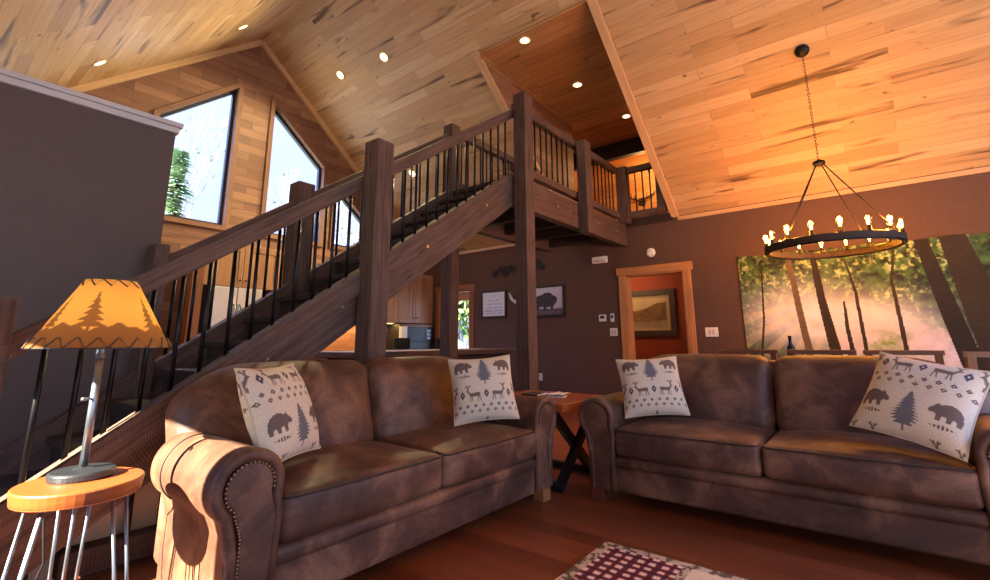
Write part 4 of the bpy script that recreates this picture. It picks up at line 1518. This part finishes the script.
cabinet('wall_cabinet', 'wide knotty wood cabinet above the refrigerator', 2.55, 3.6, 1.83, 2.43, 7.05, 7.54, 2, 'knotty wood wall cabinets')
cabinet('wall_cabinet', 'tall knotty wood wall cabinets beside the blue lit landing post', 5.1, 6.98, 1.42, 2.42, 7.16, 7.54, 4, 'knotty wood wall cabinets')
cabinet('wall_cabinet', 'knotty wood wall cabinet behind the middle stair post', 3.62, 5.08, 1.42, 2.42, 7.16, 7.54, 3, 'knotty wood wall cabinets')
cabinet('base_cabinet', 'knotty wood base cabinets along the gable wall', 3.32, 6.0, .0, .86, 6.92, 7.54, 5)
ct = tag(MB().box(3.32, 6.88, .862, 6.0, 7.54, .9).build('countertop', M['granite'], None, bevel=.004), 'dark stone countertop on the kitchen base cabinets', 'countertop')
uc = thing('under_cabinet_light', 'glowing warm strip light beneath the kitchen wall cabinets', 'light', (5.5, 7.3, 1.408))
MB().box(-1.6, -.03, -.0, .6, .03, .010).build('housing', M['white'], uc)
MB().box(-1.55, -.02, -.006, .55, .02, -.0005).build('diffuser', M['undercab'], uc)
pt = thing('paper_towel_roll', 'white paper towel roll standing on the kitchen counter', 'paper towel', (6.07, 7.0, .905))
MB().lathe([(0, 0), (.08, 0), (.08, .012), (0, .012)], (0, 0, 0), 20).tube([(0, 0, .012), (0, 0, .5)], .008, 8).build('holder', M['black'], pt, smooth=True)
MB().lathe([(.02, .016), (.075, .016), (.075, .44), (.02, .44), (.02, .016)], (0, 0, 0), 24).build('roll', M['paper'], pt, smooth=False)
mw = thing('microwave_oven', 'dark microwave oven below the wall cabinets beside the landing post', 'microwave', (6.5, 7.3, .902))
MB().box(-.42, -.2, .16, .42, .23, .5).build('body', M['blackplastic'], mw, bevel=.006)
MB().box(-.40, -.215, .19, .2, -.2005, .44).build('door', M['blackplastic'], mw, bevel=.004)
MB().box(-.40, -.218, .445, .4, -.2005, .485).build('vent_strip', M['pine_dk'], mw)
MB().tube([(.22, -.215, .2), (.22, -.235, .22), (.22, -.235, .42), (.22, -.215, .44)], .008, 8).build('handle', M['steel'], mw, smooth=True)
for k in range(3):
    MB().box(.27, -.212, .21 + k * .07, .38, -.2005, .255 + k * .07).build('button_panel', M['steel'], mw)
MB().box(-.40, -.19, -.002, .40, .22, .158).build('stand', M['blackplastic'], mw)
rn = thing('oven_range', 'black kitchen range beneath the microwave', 'oven', (6.49, 7.22, 0))
MB().box(-.47, -.3, .02, .47, .32, .9).build('body', M['blackplastic'], rn, bevel=.006)
MB().box(-.4, -.32, .2, .4, -.3005, .7).build('oven_door', M['gun'], rn, bevel=.005)
MB().tube([(-.36, -.32, .72), (-.36, -.36, .72), (.36, -.36, .72), (.36, -.32, .72)], .012, 8).build('handle', M['steel'], rn, smooth=True)
for k in range(4):
    MB().lathe([(.025, 0), (.022, -.03), (0, -.031)], (-.3 + k * .2, -.301, .82), 12, axis='y').build('knob', M['steel'], rn)
cm = thing('coffee_maker', 'black coffee maker with pale top on the counter beside the middle stair post', 'coffee maker', (5.62, 7.1, .901))
MB().rbox(-.09, -.1, 0, .09, .12, .03, .008, n=3).rbox(-.09, .03, .03, .09, .12, .3, .008, n=3).rbox(-.09, -.1, .24, .09, .05, .34, .01, n=3).build('body', M['blackplastic'], cm, smooth=True)
MB().rbox(-.08, -.09, .341, .08, .1, .40, .015, n=3).build('lid', M['captrim'], cm, smooth=True)
MB().lathe([(.05, .032), (.062, .06), (.06, .14), (.04, .18), (.042, .2)], (0, -.04, 0), 16).build('carafe', M['gun'], cm, smooth=True)
# island with bar stools
isl = thing('kitchen_island', 'timber edged kitchen island seen under the stairs behind the left sofa', 'kitchen island', (4.75, 4.9, 0))
IO = Vector((-4.75, -4.9, 0))
part(MB().box(3.4, 4.65, 0, 6.3, 5.3, .87), 'base', M['timber_dk'], isl, IO)
part(MB().box(3.25, 4.55, .875, 6.42, 5.45, .945), 'top', M['timber'], isl, IO, bevel=.008)
def make_stool():
    root = thing('bar_stool', '', 'bar stool')
    MB().lathe([(0, .64), (.18, .64), (.19, .66), (.18, .69), (0, .7)], (0, 0, 0), 24).build('seat', M['welt'], root, smooth=True)
    for k in range(4):
        a = PI / 4 + k * PI / 2
        MB().tube([(.13 * math.cos(a), .13 * math.sin(a), .64), (.22 * math.cos(a), .22 * math.sin(a), 0)], .014, 8).build('leg', M['black'], root, smooth=True)
    MB().tube([(.185 * math.cos(2 * PI * k / 24), .185 * math.sin(2 * PI * k / 24), .25) for k in range(24)], .009, 6, closed=True).build('foot_ring', M['black'], root, smooth=True)
    b = MB().tube([(-.13, .12, .66), (-.15, .19, 1.0)], .011, 8).tube([(.13, .12, .66), (.15, .19, 1.0)], .011, 8)
    b.rbox(-.17, .172, .9, .17, .2, 1.12, .012, n=4)
    b.build('backrest', M['blackplastic'], root, smooth=True)
    return root
bs = make_stool()
for i, (x, lab) in enumerate(((4.6, 'black bar stool showing its backrest left of the paper towel roll'), (5.1, 'black bar stool showing its backrest below the microwave'), (6.02, 'black bar stool in front of the far glazed door'))):
    o = bs if i == 0 else dup(bs, (0, 0, 0))
    o.location = (x, 5.72, 0)
    o['label'] = lab
    o['group'] = 'bar stools at the kitchen island'
# timber column at the kitchen entrance
kc = tag(MB().box(-.07, -.07, 0, .07, .07, 2.3).build('timber_column', M['pine_dk'], None, bevel=.005, loc=(2.40, 6.85, 0)), 'orange brown timber column left of the refrigerator', 'column')

# ------------------------------------------------------------------ recessed lights
def can_light(x, y, z, n_, lab, grp, power, warm=(1, .80, .43)):
    root = thing('recessed_light', lab, 'ceiling light', (x, y, z), 0, grp)
    root.rotation_euler = Vector((0, 0, 1)).rotation_difference(Vector(n_).normalized()).to_euler()
    MB().lathe([(.062, -.004), (.082, -.008), (.088, -.003), (.088, -.0005), (.062, -.0005), (.062, -.004)], (0, 0, 0), 28).build('trim_ring', M['brass'], root, smooth=True)
    MB().lathe([(0, -.003), (.062, -.003), (.062, -.001), (0, -.001)], (0, 0, 0), 28).build('lens', M['canlens'], root)
    if power:
        ld = bpy.data.lights.new('can_spot', 'SPOT')
        ld.energy = power
        ld.color = warm
        ld.spot_size = rad(130)
        ld.spot_blend = .8
        ld.shadow_soft_size = .06
        lo = bpy.data.objects.new('lamp_spot', ld)
        COL.objects.link(lo)
        lo.parent = root
        lo.location = (0, 0, -.03)
nl_, nr_ = (-SL, 0, 1), (SL, 0, 1)
DS = (DZ1 - DZ0) / (DXE - DX0)
for (x, y, lab, n_, z, pw) in (
    (1.08, 6.75, 'round recessed light low on the left ceiling slope above the dark wall', nl_, zr(1.08), 50),
    (2.52, 6.58, 'round recessed light on the left ceiling slope near the ridge', nl_, zr(2.52), 50),
    (4.02, 6.41, 'round recessed light on the right ceiling slope nearest the gable window', nr_, zr(4.02), 300),
    (4.09, 5.37, 'round recessed light on the right ceiling slope next to the dormer side', nr_, zr(4.09), 300),
    (5.55, 6.3, 'round recessed light low on the right slope glimpsed through balusters beside the middle post', nr_, zr(5.55), 300),
    (5.6, 5.25, 'round recessed light low on the right slope glimpsed through balusters beside the far post', nr_, zr(5.6), 300)):
    can_light(x, y, z, n_, lab, 'recessed lights in the plank ceiling', pw)
for (x, y, lab) in ((4.66, 3.15, 'bright recessed light in the dormer ceiling nearest the ridge'), (6.04, 3.12, 'bright recessed light in the middle of the dormer ceiling'), (7.45, 2.93, 'bright recessed light in the dormer ceiling nearest the upper doorway')):
    can_light(x, y, DZ0 + DS * (x - DX0), (0, 0, 1), lab, 'recessed lights in the dormer', 30)

# ------------------------------------------------------------------ outdoors
GZ = -1.2
mb = MB()
mb.poly([(-60, -60, GZ), (80, -60, GZ), (80, 90, GZ), (-60, 90, GZ)])
struct(mb.build('ground', M['outground']))
def tree(name, label, x, y, h, kind):
    root = thing(name, label, 'tree', (x, y, GZ), 0, 'trees outside the windows')
    rs = random.Random(int(x * 31 + y * 7))
    tk = MB()
    fo = MB()
    if kind == 'pine':
        tk.tube([(0, 0, 0), (0, 0, h * .97)], [.14, .02], 8)
        for k in range(1500):
            t = rs.random() ** .8
            z = h * (.18 + .82 * t)
            r = (1 - t) * h * .2 * (.55 + .45 * rs.random()) * (0.55 + .45 * math.sin(t * 40)) + .05
            a = rs.random() * 2 * PI
            c = Vector((r * math.cos(a), r * math.sin(a), z))
            s_ = .09 + .1 * rs.random()
            d = Vector((math.cos(a), math.sin(a), -.35)).normalized() * s_ * 1.6
            e = Vector((-math.sin(a), math.cos(a), rs.uniform(-.4, .4))) * s_ * .5
            fo.poly([c - d - e, c + d, c - d + e])
    else:
        def branch(p, d, L, r, lev):
            q = p + d * L
            tk.tube([p, (p + q) / 2 + Vector((rs.uniform(-.05, .05), rs.uniform(-.05, .05), 0)) * L, q], [r, r * .85, r * .65], 5)
            if lev == 0 or (kind == 'leafy' and lev <= 1):
                if kind == 'leafy' or rs.random() < .12:
                    for k in range(44 if kind == 'leafy' else 3):
                        c = q + Vector([rs.gauss(0, .38 if kind == 'leafy' else .12) for _ in range(3)])
                        e1 = Vector([rs.uniform(-1, 1) for _ in range(3)]).normalized() * (.2 if kind == 'leafy' else .11)
                        e2 = Vector([rs.uniform(-1, 1) for _ in range(3)]).normalized() * (.17 if kind == 'leafy' else .09)
                        fo.poly([c, c + e1, c + e1 + e2, c + e2])
            if lev > 0:
                for k in range(3 if lev > 1 else 4):
                    nd = (d + Vector((rs.uniform(-.62, .62), rs.uniform(-.62, .62), rs.uniform(-.1, .5)))).normalized()
                    branch(q if k else p + d * L * .7, nd, L * rs.uniform(.6, .8), r * .6, lev - 1)
        branch(Vector((0, 0, 0)), Vector((0, 0, 1)), h * .36, .03 * h ** .5, 5 if kind == 'bare' else 3)
    tk.build('trunk', M['bark'], root)
    if fo.f:
        fo.build('foliage', M['needle'] if kind == 'pine' else M['leafg'], root)
tree('pine_tree', 'green pine tree outside the large gable window', 4.0, 13.4, 7.0, 'pine')
tree('bare_tree', 'pale bare tree right of the pine outside the large gable window', 5.9, 16.0, 8.0, 'bare')
tree('bare_tree', 'pale bare tree outside the second gable window', 10.6, 19.6, 9.6, 'bare')
tree('bare_tree', 'pale bare tree outside the gable window behind the stair railing', 11.6, 15.8, 7.4, 'bare')
tree('leafy_tree', 'light green leafy tree outside the glazed kitchen door', 12.2, 11.0, 5.2, 'leafy')
tree('leafy_tree', 'light green leafy tree farther off outside the glazed kitchen door', 17.5, 15.6, 6.6, 'leafy')

# ------------------------------------------------------------------ light
w = bpy.data.worlds.new('World')
scene.world = w
w.use_nodes = True
nt = w.node_tree
bgn = nt.nodes['Background']
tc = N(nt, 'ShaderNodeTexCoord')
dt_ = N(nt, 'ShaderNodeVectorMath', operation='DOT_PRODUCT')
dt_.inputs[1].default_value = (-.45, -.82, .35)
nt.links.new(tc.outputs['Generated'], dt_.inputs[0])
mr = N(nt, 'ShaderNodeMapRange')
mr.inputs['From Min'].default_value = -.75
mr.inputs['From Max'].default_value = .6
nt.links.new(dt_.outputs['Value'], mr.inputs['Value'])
skyc = ramp(nt, mr.outputs[0], [(0, (.74, .87, 1.45)), (.3, (1.2, 1.55, 2.8)), (1, (2.2, 2.75, 3.9))])  # sky raised on the unseen side for extra fill
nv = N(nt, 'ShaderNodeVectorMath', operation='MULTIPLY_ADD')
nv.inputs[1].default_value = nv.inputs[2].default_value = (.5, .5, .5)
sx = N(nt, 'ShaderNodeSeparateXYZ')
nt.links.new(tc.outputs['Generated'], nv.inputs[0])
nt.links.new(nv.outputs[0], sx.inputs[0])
skyc = mix(nt, ramp(nt, sx.outputs[2], [(.725, (0, 0, 0)), (.82, (1, 1, 1))]), skyc, (8, 13, 32))  # sky above the visible part brightened to add blue light on walls and posts
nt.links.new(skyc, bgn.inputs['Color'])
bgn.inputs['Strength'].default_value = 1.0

sun = bpy.data.lights.new('sun', 'SUN')
sun.energy = 54
sun.angle = rad(.6)
sun.color = (1, .92, .68)
so = bpy.data.objects.new('sun', sun)
COL.objects.link(so)
sd_ = Vector((1, .0, -.62)).normalized()
so.rotation_euler = Vector((0, 0, -1)).rotation_difference(sd_).to_euler()

def portal(loc, size, rot):
    l = bpy.data.lights.new('portal', 'AREA')
    l.shape = 'RECTANGLE'
    l.size, l.size_y = size
    l.cycles.is_portal = True
    o = bpy.data.objects.new('window_portal', l)
    COL.objects.link(o)
    o.location = loc
    o.rotation_euler = rot
portal((3.0, YG + .25, 3.9), (5.6, 2.6), (-PI / 2, 0, 0))
portal((3.1, YF - .05, 2.2), (7.2, 4.2), (PI / 2, 0, 0))
portal((XL - .05, -2.0, 1.35), (1.7, 2.6), (0, -PI / 2, 0))
portal((XL - .05, 2.49, 1.24), (1.24, 1.12), (0, -PI / 2, 0))

def point(loc, e, c, r=.04, parent=None):
    l = bpy.data.lights.new('glow', 'POINT')
    l.energy = e
    l.color = c
    l.shadow_soft_size = r
    o = bpy.data.objects.new('lamp_glow', l)
    COL.objects.link(o)
    o.location = loc
    if parent:
        o.parent = parent
    return o
AMB = (1, .37, .032)
for k in range(8):
    a = 2 * PI * (k + .25) / 8
    point((RR * math.cos(a), RR * math.sin(a), .135), 33, AMB, .03, chd)
point((.02, 0, .53), 10, (1, .62, .25), .03, lamp)
point((8.9, 3.2, 4.5), 60, (1, .55, .2), .1)
point((7.7, 3.5, 2.2), 13, (1, .70, .42), .1)
l = bpy.data.lights.new('strip', 'AREA')
l.shape = 'RECTANGLE'
l.size, l.size_y = 2.1, .05
l.energy = 26
l.color = (1, .6, .22)
o = bpy.data.objects.new('lamp_strip', l)
COL.objects.link(o)
o.location = (5.0, 7.3, 1.39)

# ------------------------------------------------------------------ camera
fpx, cyp = 473.744, 245.01
pit, yaw, rol = rad(11.55080387), rad(51.77100394), rad(-.30940584)
Fv = Vector((math.sin(yaw) * math.cos(pit), math.cos(yaw) * math.cos(pit), math.sin(pit)))
R0 = Vector((math.cos(yaw), -math.sin(yaw), 0))
U0 = R0.cross(Fv)
Rv = R0 * math.cos(rol) + U0 * math.sin(rol)
Uv = -R0 * math.sin(rol) + U0 * math.cos(rol)
cam = bpy.data.cameras.new('camera')
cam.sensor_width = 36
cam.lens = fpx / 990 * 36
cam.shift_y = -(290 - cyp) / 990
cam.clip_start = .02
co = bpy.data.objects.new('camera', cam)
COL.objects.link(co)
Mx = Matrix((Rv, Uv, -Fv)).transposed().to_4x4()
Mx.translation = (0, 0, 1.05)
co.matrix_world = Mx
scene.camera = co
vs = scene.view_settings
vs.view_transform = 'Standard'
vs.look = 'None'
vs.exposure = 0.3
vs.gamma = 1
vs.use_curve_mapping = False
scene.cycles.max_bounces = 8
scene.cycles.diffuse_bounces = 5
scene.cycles.sample_clamp_indirect = 8
